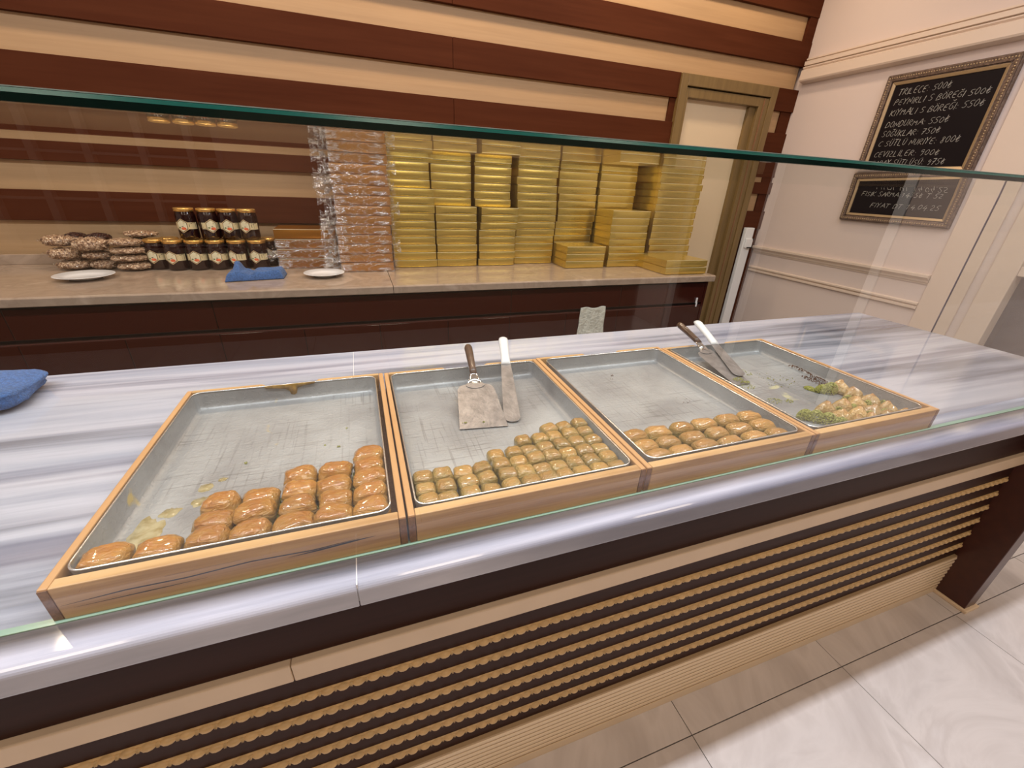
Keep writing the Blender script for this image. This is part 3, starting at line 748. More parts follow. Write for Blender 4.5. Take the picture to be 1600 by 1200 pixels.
# pistachio heaps and crumbs
def crumbs(name, blobs, n, s0, s1, mat, label, seed, surf=True):
    rr = random.Random(seed); mb = MB()
    for k in range(n):
        bx, by, bz, rx, ry, rz = blobs[rr.randrange(len(blobs))]
        for _ in range(20):
            u, v = rr.uniform(-1, 1), rr.uniform(-1, 1)
            if u*u+v*v <= 1: break
        h = math.sqrt(max(0, 1-u*u-v*v))*(1 if rr.random() < .8 else rr.random())
        c = (bx+u*rx, by+v*ry, bz+h*rz)
        s = rr.uniform(s0, s1)
        vs = [(c[0]+rr.uniform(-s, s), c[1]+rr.uniform(-s, s), c[2]+rr.uniform(0, 1.2*s)) for _ in range(2)]
        q = [(c[0]+s*math.cos(a+k), c[1]+s*math.sin(a+k), c[2]+s*rr.uniform(-.3, .8)) for a in (0, 2.1, 4.2)]
        t_ = (c[0], c[1], c[2]+s*1.3)
        mb.add(q+[t_, (c[0], c[1], c[2]-s*.5)], [(0, 1, 3), (1, 2, 3), (2, 0, 3), (1, 0, 4), (2, 1, 4), (0, 2, 4)])
    o = obj(name, mb, mat); tag(o, label, 'crumbs', kind='stuff'); return o
z = ZF
crumbs('pistachio_heap', [(.922, .556, z, .018, .014, .022), (.937, .542, z, .019, .015, .025), (.952, .524, z, .019, .017, .026), (.968, .506, z, .017, .015, .022), (.975, .492, z, .012, .010, .012)], 4200, .0008, .0019, M['pistachio'], 'long green pistachio heap left of the pointed pastries in the rightmost pan', 1)
crumbs('pistachio_heap', [(1.118, .640, z, .022, .016, .028), (1.100, .648, z, .018, .013, .020), (1.086, .668, z, .012, .014, .006)], 2800, .0008, .0019, M['pistachio'], 'green pistachio heap behind the pointed pastries near the right side wall', 2)
crumbs('pistachio_filling', [(1.062, .545, z+.004, .012, .010, .018), (1.014, .545, z+.004, .011, .010, .017), (1.110, .545, z+.006, .012, .009, .020), (1.062, .508, z+.004, .010, .009, .020), (1.112, .507, z+.004, .010, .009, .019), (1.012, .505, z+.004, .010, .009, .018), (1.100, .583, z+.004, .014, .010, .018), (1.155, .538, z+.004, .008, .008, .020)], 1700, .001, .0022, M['pistachio'], 'green ground pistachio between the pointed pastries', 3)
crumbs('brown_crumbs', [(1.168, .70, z, .006, .03, .007), (1.171, .765, z+.003, .003, .04, .007), (1.160, .668, z, .010, .014, .007), (1.150, .70, z, .014, .04, .002)], 420, .001, .0022, M['brown_crumb'], 'browned crumbs along the right wall of the rightmost pan', 4)
crumbs('scattered_crumbs', [(.925, .725, z, .028, .018, .002), (1.05, .74, z, .06, .05, .0012), (.93, .64, z, .02, .015, .002), (.965, .63, z, .012, .008, .002), (1.00, .80, z, .02, .02, .001)], 240, .0006, .0019, M['pistachio'], 'scattered pistachio crumbs on the floor of the rightmost pan', 5)
crumbs('scattered_crumbs', [(-.225, .705, z, .0025, .0025, .003), (-.075, .716, z, .003, .002, .002), (-.10, .728, z, .001, .001, .001), (-.062, .78, z, .004, .002, .001)], 50, .0008, .0016, M['pistachio'], 'few dark crumbs on the bare floor of the leftmost pan', 6)
crumbs('scattered_crumbs', [(.60, .86, z, .01, .008, .001), (.70, .70, z, .02, .02, .001), (.61, .875, z, .004, .004, .002)], 26, .0006, .0014, M['brown_crumb'], 'tiny dark crumbs on the floor of the third pan', 7)
fil = []
for y in (.510, .546):
    for x in (.493, .549, .607, .666, .726): fil.append((x, y, z+.002, .004, .010, .018))
crumbs('pistachio_filling', fil, 900, .0009, .0018, M['pistachio'], 'green pistachio between the pale pastries of the third pan', 8)
fil = []
for i in range(3, 6):
    x = (colsA[i][0]+colsA[i+1][0])/2
    for r in range(colsA[i][1]): fil.append((x, .498+.0335*r, z, .0025, .014, .020))
fil.append((-.2, .51, z, .003, .03, .018)); fil.append((-.302, .492, z, .003, .012, .012))
crumbs('pistachio_filling', fil, 700, .0008, .0016, M['pistachio'], 'green pistachio between the columns of large baklava, leftmost pan', 9)

# thick syrup puddles (their own glossy relief) in pan 1
def puddle(cx, cy, rx, ry, seed, name, label, z=ZF):
    rr = random.Random(seed); n = 40; L0 = []; L1 = []
    for j in range(n):
        a = 2*PI*j/n; k = 1+0.35*noise.noise(Vector((math.cos(a)*1.6+seed, math.sin(a)*1.6, 0)))+0.2*noise.noise(Vector((math.cos(a)*5+seed, math.sin(a)*5, 2)))
        L0.append((cx+rx*k*math.cos(a), cy+ry*k*math.sin(a), z+0.0003)); L1.append((cx+rx*k*.93*math.cos(a), cy+ry*k*.93*math.sin(a), z+0.0009))
    return tag(obj(name, MB().loops([L0, L1], True, False, True), M['syrup'], smooth=True), label, 'syrup', kind='stuff')
m, nt, b = new('yellow_syrup_film'); M['syrup'] = m
b.inputs['Base Color'].default_value = (0.50, 0.36, 0.10, 1); b.inputs['Roughness'].default_value = 0.15; b.inputs['Coat Weight'].default_value = 0.8; b.inputs['Alpha'].default_value = 0.72
n_ = N(nt, 'ShaderNodeTexNoise'); n_.inputs['Scale'].default_value = 60; n_.inputs['Detail'].default_value = 5
tc_ = N(nt, 'ShaderNodeTexCoord'); nt.links.new(tc_.outputs['Object'], n_.inputs['Vector'])
r_ = N(nt, 'ShaderNodeValToRGB'); r_.color_ramp.elements[0].position = .35; r_.color_ramp.elements[0].color = (0.30, 0.20, 0.03, 1); r_.color_ramp.elements[1].position = .65; r_.color_ramp.elements[1].color = (0.60, 0.50, 0.27, 1)
nt.links.new(n_.outputs['Fac'], r_.inputs[0]); nt.links.new(r_.outputs[0], b.inputs['Base Color'])
puddle(-.322, .556, .021, .044, 1, 'syrup_puddle', 'largest yellow syrup puddle near the front left of the leftmost pan')
puddle(-.304, .604, .012, .012, 5, 'syrup_puddle', 'irregular syrup patch behind the largest puddle in the leftmost pan')
puddle(-.268, .618, .013, .012, 2, 'syrup_puddle', 'round yellow syrup spot left of centre in the leftmost pan')
puddle(-.272, .652, .012, .011, 3, 'syrup_puddle', 'ragged yellow syrup spot behind the round one, leftmost pan')
puddle(-.252, .668, .006, .006, 4, 'syrup_puddle', 'smallest yellow syrup spot, farthest back of the spots in the leftmost pan')
# caramelised run down the back wall of pan 1
pr = [(-.228, .9463), (-.20, .9468), (-.165, .9468), (-.125, .9464), (-.128, .9435), (-.15, .941), (-.163, .936), (-.166, .922), (-.172, .918), (-.178, .920), (-.180, .930), (-.188, .936), (-.205, .940), (-.226, .942)]
L0 = [(x, .9415, z_) for x, z_ in pr]; L1 = [(x*.98-.0034, .9395, .936+(z_-.936)*.85) for x, z_ in pr]
tag(obj('syrup_run', MB().loops([L0, L1], True, False, True, flip=True), simple('brown_caramel', (0.30, 0.17, 0.03), 0.2, coat=.6, vary=(70, .5)), smooth=True), 'brown caramel run down the back wall of the leftmost pan', 'syrup', kind='stuff')

# ================================================================== SPATULAS
def frame(o, a):   # orthonormal frame from tail point o toward point a, y along, x sideways, z up
    y = (Vector(a)-Vector(o)).normalized(); x = y.cross(Vector((0, 0, 1))).normalized(); zz = x.cross(y)
    return Vector(o), x, y, zz
def flatpoly(F, pts, th, cup=0):
    o, x, y, zz = F
    lo = [tuple(o+x*a+y*b_+zz*(cup*b_) ) for a, b_ in pts]; hi = [tuple(o+x*a+y*b_+zz*(th+cup*b_)) for a, b_ in pts]
    return MB().loops([lo, hi], True, True, True)
def sweep(F, prof, seg=16):
    # prof: (distance, half width, half thickness, lift)
    o, x, y, zz = F; L = []
    for d, a, c, h in prof:
        L.append([tuple(o+y*d+zz*h+x*(a*math.cos(2*PI*j/seg))+zz*(c*math.sin(2*PI*j/seg))) for j in range(seg)])
    return MB().loops(L, True, True, True, flip=True)
def turner(tip, head, w_tip, w_top, lb, label):
    """wide blade: tip = middle of the blade's front edge, head = end of the handle"""
    F = frame(head, tip); Lt = (Vector(tip)-Vector(head)).length
    t = thing('wide_spatula', label, 'spatula', tip)
    bl = Lt-lb
    pts = [(-w_tip/2, Lt), (w_tip/2, Lt), (w_top/2+.002, bl+.02), (w_top/2-.004, bl+.006), (w_top/2-.016, bl), (-w_top/2+.016, bl), (-w_top/2+.004, bl+.006), (-w_top/2-.002, bl+.02)]
    obj('blade', flatpoly(F, pts, 0.0012), M['blade'], t, bevel=.0004)
    # rounded tang disc and ferrule
    cir = [(0.022*math.cos(a), bl+.004+0.013*math.sin(a)) for a in [PI*k/14 for k in range(15)]] + [(-.018, bl-.003), (.018, bl-.003)]
    F2 = (F[0]+F[3]*0.0013, F[1], F[2], F[3])
    obj('tang', flatpoly(F2, cir, 0.0016), M['blade'], t, bevel=.0004)
    obj('ferrule', sweep(F, [(bl-.046, .0075, .0065, .008), (bl-.036, .0085, .0055, .007), (bl-.016, .0125, .003, .0045), (bl-.001, .018, .0014, .002)]), M['ferrule'], t, smooth=True)
    obj('handle', sweep(F, [(0, .004, .004, .010), (.003, .0085, .008, .010), (.012, .0105, .0095, .010), (.05, .0098, .009, .010), (bl-.05, .0088, .0085, .009), (bl-.030, .0078, .0072, .0078)]), M['brown_handle'], t, smooth=True)
    return t
def palette(tip, head, wd, lb, label):
    F = frame(head, tip); Lt = (Vector(tip)-Vector(head)).length; bl = Lt-lb
    t = thing('palette_knife', label, 'spatula', tip)
    pts = [(-wd*.34, bl-.004)] + [(-wd/2*min(1, .72+.28*k/6), bl+(lb-wd*.45)*k/6) for k in range(1, 7)]
    pts += [(-wd/2*math.cos(a), Lt-wd*.45+wd*.45*math.sin(a)) for a in [PI*k/10 for k in range(1, 10)]]
    pts += [(wd/2*min(1, .72+.28*k/6), bl+(lb-wd*.45)*k/6) for k in range(6, 0, -1)] + [(wd*.34, bl-.004)]
    obj('blade', flatpoly(F, pts[::-1], 0.0011), M['blade'], t, bevel=.0003)
    obj('handle', sweep(F, [(0, .005, .003, .003), (.003, .0115, .0065, .003), (.014, .0135, .0085, .003), (.04, .0125, .0085, .003), (.09, .0112, .0075, .003), (bl-.012, .0118, .007, .002), (bl-.001, .0118, .006, .001)], 20), M['white_plastic'], t, smooth=True)
    return t
turner((0.204, 0.7065, 0.9105), (0.2420, 1.004, 0.9690), 0.101, 0.082, 0.150, 'wide spatula with brown handle resting in the second pan')
palette((0.268, 0.712, 0.9115), (0.3490, 1.034, 0.978), 0.036, 0.214, 'narrow palette knife with white handle in the second pan')
turner((0.925, 0.7345, 0.9105), (0.9260, 1.021, 0.9800), 0.052, 0.068, 0.158, 'brown handled spatula crossed under the white handled one, rightmost pan')
palette((0.940, 0.760, 0.9225), (1.002, 1.025, 0.9880), 0.036, 0.150, 'white handled palette knife crossed over the brown spatula, rightmost pan')
crumbs('scattered_crumbs', [(.168, .728, .9155, .006, .004, .001), (.207, .722, .9145, .002, .0015, .001)], 40, .0007, .0016, M['pistachio'], 'green crumbs on the blade of the wide spatula, second pan', 12)
crumbs('pistachio_smear', [(.925, .755, .9165, .018, .012, .002), (.935, .738, .9135, .016, .007, .003)], 160, .0007, .0018, M['pistachio'], 'green pistachio smear on the spatula tip in the rightmost pan', 13)

# ================================================================== BACK COUNTER
ZC = 0.926; BY = 1.966
bc = thing('back_cabinet', 'glossy dark red cabinet with drawers and doors along the striped wall', 'cabinet', (0, 2.3, 0))
obj('carcass', MB().box(-2.9, 1.97, BY+0.055, 2.66, 0.09, 0.888), M['black'], bc)
obj('end_panel', MB().box(1.952, 1.970, BY+0.03, 2.66, 0.0, 0.888), M['cabinet'], bc, bevel=0.001)
obj('toe_kick', MB().box(-2.9, 1.95, BY+0.09, BY+0.11, 0.0, 0.09), M['black'], bc)
dx = [-2.562, -1.253, -0.598, 0.712, 1.366, 1.950]
for a, b_ in zip(dx[:-1], dx[1:]):
    d = obj('drawer_front', MB().box(a+0.0015, b_-0.0015, BY+0.030, BY+0.052, 0.759, 0.877), M['cabinet'], bc, bevel=0.0015)
gx = [-2.562+0.327*k for k in range(14)]
gx[-1] = 1.950 if gx[-1] > 1.9 else gx[-1]
gx = [g for g in gx if g < 1.80] + [1.950]
for a, b_ in zip(gx[:-1], gx[1:]):
    obj('cabinet_door', MB().box(a+0.0012, b_-0.0012, BY+0.030, BY+0.052, 0.095, 0.737), M['cabinet'], bc, bevel=0.0015)
obj('finger_rail', MB().box(-2.9, 1.952, BY+0.034, BY+0.056, 0.7375, 0.741), simple('bright_rail_edge', (0.16, 0.06, 0.045), 0.2, metal=0.4), bc)
def bslab(x0, x1, label):
    p = [(2.684, ZC), (BY+0.006, ZC), (BY, ZC-0.006), (BY, ZC-0.034), (BY+0.006, ZC-0.037), (2.684, ZC-0.037)]
    return tag(obj('stone_countertop', MB().extrude_x(p, x0, x1), M['back_stone'], bevel=0.001), label, 'countertop')
s1_ = bslab(-2.9, 0.1275, 'beige stone top of the back counter, left slab under the jars')
struct('trim_4', MB().box(-2.9, 0.1275, 2.662, 2.684, ZC+.0003, 0.972), M['back_stone'], bevel=0.0015)
s2_ = bslab(0.1295, 1.985, 'beige stone top of the back counter, right slab under the gold boxes')
struct('trim_5', MB().box(0.1295, 1.985, 2.662, 2.684, ZC+.0003, 0.972), M['back_stone'], bevel=0.0015)

# plates
def plate(loc, rad, label):
    t = thing('white_plate', label, 'plate', loc, 0, 'white plates on the back counter')
    pr = [(0, .004), (rad*.55, .004), (rad*.62, .006), (rad*.97, .0165), (rad, .0175), (rad*.985, .0185), (rad*.62, .0095), (rad*.52, .0070), (0, .0068)]
    pr2 = [(rad*.45, 0), (rad*.52, 0), (rad*.56, .0045), (rad*.985, .0172), (rad, .0180), (rad*.985, .0190), (rad*.62, .0088), (rad*.52, .0065), (0.002, .0063)]
    obj('dish', MB().lathe(pr2, 48), M['plate'], t, smooth=True, off=(0, 0, 0))
    o = obj('foot_ring', MB().lathe([(rad*.46, 0.0002), (rad*.52, 0.0002), (rad*.52, .003), (rad*.46, .003)], 40), M['plate'], t, smooth=True, off=(0, 0, 0))
plate((-1.115, 2.290, ZC+0.0003), 0.101, 'white plate at the left, in front of the nut bags')
plate((-0.171, 2.226, ZC+0.0003), 0.092, 'white plate in front of the amber and copper boxes')

# honey jars
def cyl_patch(poly, r, z0, rot, segs=8, lift=0.0):
    # poly in (u,z): u is arc length; centre fan with rings, wrapped on a cylinder facing -y
    mb = MB(); cu = sum(p[0] for p in poly)/len(poly); cz = sum(p[1] for p in poly)/len(poly)
    P = []
    for i in range(len(poly)):
        a, b_ = poly[i], poly[(i+1) % len(poly)]
        for k in range(segs): P.append((a[0]+(b_[0]-a[0])*k/segs, a[1]+(b_[1]-a[1])*k/segs))
    loops = []
    for s in (1, .75, .5, .25, .02):
        L = []
        for u, z_ in P:
            uu = cu+(u-cu)*s; zz = cz+(z_-cz)*s; th = -PI/2+rot+uu/r
            L.append(((r+lift)*math.cos(th), (r+lift)*math.sin(th), z0+zz))
        loops.append(L)
    return mb.loops(loops, True, False, True)
def make_jar(rot, label, group):
    t = thing('honey_jar', label, 'jar', (0, 0, 0), 0, group)
    r = 0.0415
    obj('glass_body', MB().lathe([(r*.80, 0), (r*.94, .003), (r, .010), (r, .096), (r*.99, .105), (r*.94, .115), (r*.88, .121), (r*.86, .128), (0, .128)], 28), M['honey'], t, smooth=True, off=(0, 0, 0))
    obj('lid', MB().lathe([(r*.92, .1225), (r*.97, .1235), (r*.97, .1345), (r*.93, .1375), (r*.80, .1378), (r*.78, .1366), (0, .1366)], 28), M['lid'], t, smooth=True, off=(0, 0, 0))
    W = r*1.25
    b_ = [(-W, .046), (W, .046), (W, .076), (-W, .076)]
    obj('label_band', cyl_patch(b_, r, 0, rot+.25, 10, .0004), M['label_band'], t, smooth=True, off=(0, 0, 0))
    def hexa(s): return [(s*.0265*math.sin(PI/3*k), .061+s*.0315*math.cos(PI/3*k)) for k in range(6)][::-1]
    lr = obj('label_hexagon', cyl_patch(hexa(1.0), r, 0, rot, 6, .0008), M['label_gold'], t, smooth=True, off=(0, 0, 0))
    obj('label_border', cyl_patch(hexa(.90), r, 0, rot, 6, .0011), M['label_dark'], lr, smooth=True, off=(0, 0, 0))
    obj('label_face', cyl_patch(hexa(.82), r, 0, rot, 6, .0014), M['label_hex'], lr, smooth=True, off=(0, 0, 0))
    def ell(cu, cz, a, b2): return [(cu+a*math.cos(2*PI*k/10), cz+b2*math.sin(2*PI*k/10)) for k in range(10)]
    obj('label_print', cyl_patch(ell(.005, .049, .0105, .0065), r, 0, rot, 1, .0018), M['label_red'], lr, smooth=True, off=(0, 0, 0))
    obj('label_print', cyl_patch(ell(-.011, .053, .0045, .0035), r, 0, rot, 1, .0018), M['label_green'], lr, smooth=True, off=(0, 0, 0))
    obj('label_print', cyl_patch(ell(.002, .0585, .0045, .0015), r, 0, rot, 1, .0020), M['label_dark'], lr, smooth=True, off=(0, 0, 0))
    obj('label_print', cyl_patch(ell(.009, .074, .0025, .003), r, 0, rot, 1, .0018), M['label_gold'], lr, smooth=True, off=(0, 0, 0))
    return t
variants = {}
def jar(x, y, z_, rot, label, group):
    if rot not in variants:
        variants[rot] = make_jar(rot, label, group); variants[rot].location = (x, y, z_)
    else:
        copy_thing(variants[rot], (x, y, z_), 0, label, group)
# rot in radians: positive turns the label to the right as seen
fr_x = [(-0.912, 2.500, -.25), (-0.829, 2.466, -.2), (-0.742, 2.466, 0.0), (-0.656, 2.466, 0.05), (-0.567, 2.464, -.55), (-0.479, 2.468, -.3)]
for i, (x, y, rr_) in enumerate(fr_x):
    jar(x, y, ZC, rr_, 'dark honey jar with hexagonal label, lower front row, ' + ('leftmost beside the nut bags' if i == 0 else 'rightmost' if i == 5 else ordw(i)+' from the left'), 'honey jars in the lower front row')
for i, x in enumerate((-0.868, -0.782, -0.697, -0.610, -0.523, -0.438)):
    jar(x, 2.553+0.004*(i % 2), ZC, -.2, 'dark honey jar in the lower back row, lid peeking over, ' + ('leftmost' if i == 0 else 'rightmost' if i == 5 else ordw(i)+' from the left'), 'honey jars in the lower back row')
for i, (x, rr_) in enumerate(((-0.760, -.25), (-0.671, .45), (-0.587, .05), (-0.502, -.3))):
    jar(x, 2.506, ZC+0.1382, rr_, 'dark honey jar on the upper tier, ' + ['leftmost', 'second from the left with label turned right', 'third from the left', 'rightmost'][i], 'honey jars on the upper tier')

# nut bags
def nut_bag_meshes(seed, dark=False):
    rr = random.Random(seed); L, Wd, H = 0.062, 0.055, 0.0215
    nuts = MB()
    def surf(u, v, k=1.0):   # u in -1..1 along x, v angle
        taper = (1-abs(u)**2.8)**0.6 if abs(u) < 1 else 0
        lump = 1+0.10*noise.noise(Vector((u*2+seed, math.cos(v), math.sin(v))))
        return Vector((u*L, Wd*taper*math.cos(v)*k*lump, H*(0.15+0.85*taper)*math.sin(v)*k*lump))
    nuts.loops([[tuple(surf(-.96+1.92*i/16, 2*PI*j/16, .86)) for j in range(16)] for i in range(17)], True, True, True)
    for i in range(210):
        u = rr.uniform(-.93, .93); v = rr.uniform(0, 2*PI)
        c = surf(u, v, .88)
        nrm = Vector((0, math.cos(v)/Wd, math.sin(v)/H)).normalized()
        tg = Vector((rr.uniform(-1, 1), rr.uniform(-1, 1), rr.uniform(-1, 1))); d = (tg-nrm*tg.dot(nrm)).normalized(); e_ = d.cross(nrm)
        s = rr.uniform(.0058, .0078)*(.8 if dark else 1)
        loops = []
        for t, r in ((-1, .12), (-.65, .75), (0, 1), (.65, .7), (1, .1)):
            loops.append([tuple(c+d*(t*s*1.1)+e_*(math.cos(2*PI*j/6)*r*s*.62)+nrm*(math.sin(2*PI*j/6)*r*s*.42)) for j in range(6)])
        nuts.loops(loops, True, True, True)
    zmin = min(v_[2] for v_ in nuts.v); nuts.v = [(x, y, z_-zmin) for x, y, z_ in nuts.v]
    shell = MB(); Ls = []
    for i in range(21):
        u = -1.03+2.06*i/20
        Ls.append([tuple(surf(max(-.999, min(.999, u*.97)), 2*PI*j/20, 1.04)+Vector((u*L*.04, 0, -zmin+.0008))) for j in range(20)])
    shell.loops(Ls, True, True, True)
    nk = []
    for t, r in ((0, .010), (.006, .006), (.011, .008), (.017, .012)):
        nk.append([(-L-.002-t, r*math.cos(2*PI*j/14)*(1+.3*math.sin(5*j)), -zmin+r*.5*math.sin(2*PI*j/14)*(1+.3*math.cos(3*j))) for j in range(14)])
    shell.loops(nk, True)
    a = nuts.mesh('nuts'); a.materials.append(M['nut_dark'] if dark else M['nut']); a.shade_smooth()
    b_ = shell.mesh('bag_film'); b_.materials.append(M['bag_film']); b_.shade_smooth()
    top = max(v_[2] for v_ in nuts.v)
    return a, b_, top
NB = [nut_bag_meshes(s) for s in range(3)]; NBD = nut_bag_meshes(9, True)
def bag(x, y, z0, z1, rz, half, label, k, dark=False):
    a, b_, top = NBD if dark else NB[k]
    t = thing('nut_bag', label, 'bag', (x, y, z0), rz, 'clear bags of nuts beside the honey jars')
    t.scale = (half/.064, 1, (z1-z0)/top)
    f_ = obj('bag_film', b_, None, t)
    o = obj('nuts', a, None, f_); o['kind'] = 'stuff'
e0 = ZC+.0006
for i, (x, y, z0, z1, rz, hf, lb) in enumerate([
    (-1.248, 2.52, e0, .967, .06, .062, 'bottom layer, leftmost'), (-1.132, 2.52, e0, .972, -.25, .052, 'bottom layer, middle'), (-1.002, 2.475, e0, .964, .02, .066, 'bottom layer, right, nearest the jars'),
    (-1.270, 2.53, .968, 1.022, .12, .060, 'second layer, leftmost'), (-1.148, 2.52, .973, 1.010, -.1, .056, 'second layer, middle'), (-1.014, 2.480, .965, .998, .03, .071, 'second layer, right column'),
    (-1.286, 2.55, 1.023, 1.074, .05, .058, 'top layer, leftmost, poking out to the left'), (-1.153, 2.50, 1.011, 1.072, -.08, .068, 'top layer, middle, above the plate'),
    (-1.010, 2.48, .999, 1.032, .02, .068, 'third layer, right column'), (-1.018, 2.485, 1.033, 1.068, -.04, .067, 'topmost of the right column'),
    (-.996, 2.60, e0, .972, 0, .064, 'rear row, bottom, mostly hidden'), (-.996, 2.60, .973, 1.018, 0, .064, 'rear row, second layer, mostly hidden'),
    (-.996, 2.60, 1.019, 1.058, 0, .064, 'rear row, third layer, mostly hidden'), (-.990, 2.60, 1.059, 1.090, .05, .070, 'rear row, topmost, beside the upper jars'),
    (-1.21, 2.615, e0, .972, 0, .062, 'rear row left, bottom, mostly hidden'), (-1.21, 2.615, .973, 1.03, 0, .062, 'rear row left, upper, mostly hidden')]):
    bag(x, y, z0, z1, rz, hf, 'clear bag of shelled nuts, ' + lb, i % 3)
bag(-1.250, 2.615, 1.031, 1.078, .1, .040, 'dark bag of dried fruit behind the left nut bags', 0, True)
bag(-1.165, 2.615, 1.031, 1.076, -.1, .045, 'dark bag of dried fruit behind the middle nut bags', 0, True)

# gift boxes
def foil_box_meshes(w_, d_, h_, mat, edge):
    # lid: front and back faces bow slightly inward; body peeps out below
    mb = MB()
    n, m_ = 12, 6
    inset = 0.0026
    hb = h_*0.085
    grid = []
    for i in range(m_+1):
        row = []
        for j in range(n+1):
            u = j/n; v = i/m_
            dy = .0022 - inset*(1-(2*u-1)**4)*math.sin(PI*v)**.8
            row.append((-w_/2+w_*u, dy, hb+(h_-hb)*v))
        grid.append(row)
    vs = [p for r in grid for p in r]
    fs = [(i*(n+1)+j, i*(n+1)+j+1, (i+1)*(n+1)+j+1, (i+1)*(n+1)+j) for i in range(m_) for j in range(n)]
    mb.add(vs, fs)
    mb.add([(x, d_-y, z_) for x, y, z_ in vs], [f[::-1] for f in fs])
    mb.add([(-w_/2, 0, hb), (-w_/2, 0, h_), (-w_/2, d_, h_), (-w_/2, d_, hb)], [(0, 1, 2, 3)])
    mb.add([(w_/2, 0, hb), (w_/2, 0, h_), (w_/2, d_, h_), (w_/2, d_, hb)], [(3, 2, 1, 0)])
    mb.add([(-w_/2, 0, h_), (w_/2, 0, h_), (w_/2, d_, h_), (-w_/2, d_, h_)], [(0, 1, 2, 3)])
    mb.add([(-w_/2, 0, hb), (w_/2, 0, hb), (w_/2, d_, hb), (-w_/2, d_, hb)], [(3, 2, 1, 0)])
    lid = mb.mesh('lid'); lid.materials.append(mat); lid.shade_smooth()
    e_ = MB()
    e_.box(-w_/2+.0005, w_/2-.0005, 0.0005, 0.0035, h_-.0017, h_+.0003)
    fold = e_.mesh('top_edge_line'); fold.materials.append(edge)
    b_ = MB().box(-w_/2+.006, w_/2-.006, .009, d_-.006, 0, hb+.001)
    body = b_.mesh('body'); body.materials.append(mat)
    # side tuck seam
    s_ = MB().box(-w_/2-.0004, -w_/2+.0004, .045, .0462, hb, h_*.6); seam = s_.mesh('tuck_seam'); seam.materials.append(M['wood_end'])
    return lid, fold, body, seam
boxcache = {}
def gbox(w_, d_, h_, x, y, z_, rz, label, group, mat='gold', edge='gold_edge', side=False):
    k = (w_, d_, h_, mat)
    if k not in boxcache: boxcache[k] = foil_box_meshes(w_, d_, h_, M[mat], M[edge])
    lid, fold, body, seam = boxcache[k]
    t = thing('gift_box', label, 'box', (x, y, z_), rz, group)
    obj('lid', lid, None, t); obj('top_edge_line', fold, None, t); obj('body', body, None, t)
    if side: obj('tuck_seam', seam, None, t)
    return t
def stack(x0, x1, y, n, h_, d_, where, z0=ZC, jx=0.003, jr=0.012, side=False, dxs=None, start=0, total=None, mat='gold', edge='gold_edge'):
    w_ = round(x1-x0, 3); tot = total or n
    for i in range(n):
        k = start+i
        pos = 'bottom box' if k == 0 else ('top box' if k == tot-1 else ordw(k)+' box from the bottom' if k < 16 else 'high box')
        x = (x0+x1)/2+R.uniform(-jx, jx) + (dxs[i] if dxs and i < len(dxs) else 0)
        gbox(w_, d_, h_-.0006, x, y+R.uniform(-.004, .004), z0+0.0004+i*h_, R.uniform(-jr, jr), '%s in the %s' % (pos, where), 'boxes of the '+where, mat, edge, side)
# A-D stand side by side behind the glass
stack(0.176, 0.404, 2.402, 10, 0.0398, 0.25, 'first gold stack right of copper', dxs=[.002, 0, .001, -.003, -.003, -.004, -.004, -.004, .001, .001], total=14)
stack(0.170, 0.384, 2.432, 4, 0.0405, 0.22, 'first gold stack right of copper', z0=ZC+.3980, start=10, total=14)
stack(0.411, 0.637, 2.410, 8, 0.0396, 0.25, 'second gold stack right of copper', total=14)
stack(0.400, 0.617, 2.462, 6, 0.0402, 0.20, 'second gold stack right of copper', z0=ZC+.3168, start=8, total=14)
stack(0.650, 0.868, 2.410, 8, 0.0394, 0.25, 'third gold stack right of copper', dxs=[0, 0, .001, .002, .003, .005, .012, .018], total=14)
stack(0.640, 0.850, 2.470, 6, 0.0406, 0.19, 'third gold stack right of copper', z0=ZC+.3152, start=8, total=14)
stack(0.885, 1.130, 2.452, 14, 0.0398, 0.21, 'fourth gold stack right of copper', dxs=[0, .002, 0, 0, .004, .004, .005, .004, .003, 0, -.002, -.002, 0])
# E: rear stack plus a low stack of three in front
stack(1.172, 1.430, 2.525, 14, 0.0398, 0.135, 'rear gold stack behind the low stack of three', dxs=[0, 0, 0, 0, .003, .006, .008, .008, .006, .010, 0, 0, 0])
stack(1.142, 1.397, 2.268, 3, 0.0413, 0.20, 'low gold stack of three boxes', side=True, jx=.001, jr=.004)
# F: front stack of eight, rear stack
stack(1.430, 1.688, 2.288, 8, 0.0405, 0.185, 'gold stack of eight right of the low stack', side=True, dxs=[.001, 0, .001, -.002, -.004, -.006, -.005, -.004], jx=.001)
stack(1.446, 1.702, 2.505, 14, 0.0398, 0.155, 'rear gold stack behind the stack of eight', jx=.004)
# G: tall right-hand stack and the two boxes in front
stack(1.760, 2.075, 2.345, 14, 0.0402, 0.285, 'tall rightmost gold stack', side=True, jx=.005)
stack(1.655, 1.947, 2.017, 2, 0.0402, 0.285, 'pair of large gold boxes at the counter end', side=True, jx=.001, jr=.004)
# amber boxes
for i in range(4):
    t = gbox(.283, .2, .047, -.2505+R.uniform(-.002, .002), 2.440, ZC+.0004+i*.0477, R.uniform(-.006, .006), 'wide amber box beside the honey jars, %s of four' % ['bottom', 'second', 'third', 'unwrapped top'][i], 'amber boxes between jars and copper stack', 'amber', 'gold_edge')
    if i < 3: t['wrapme'] = 1
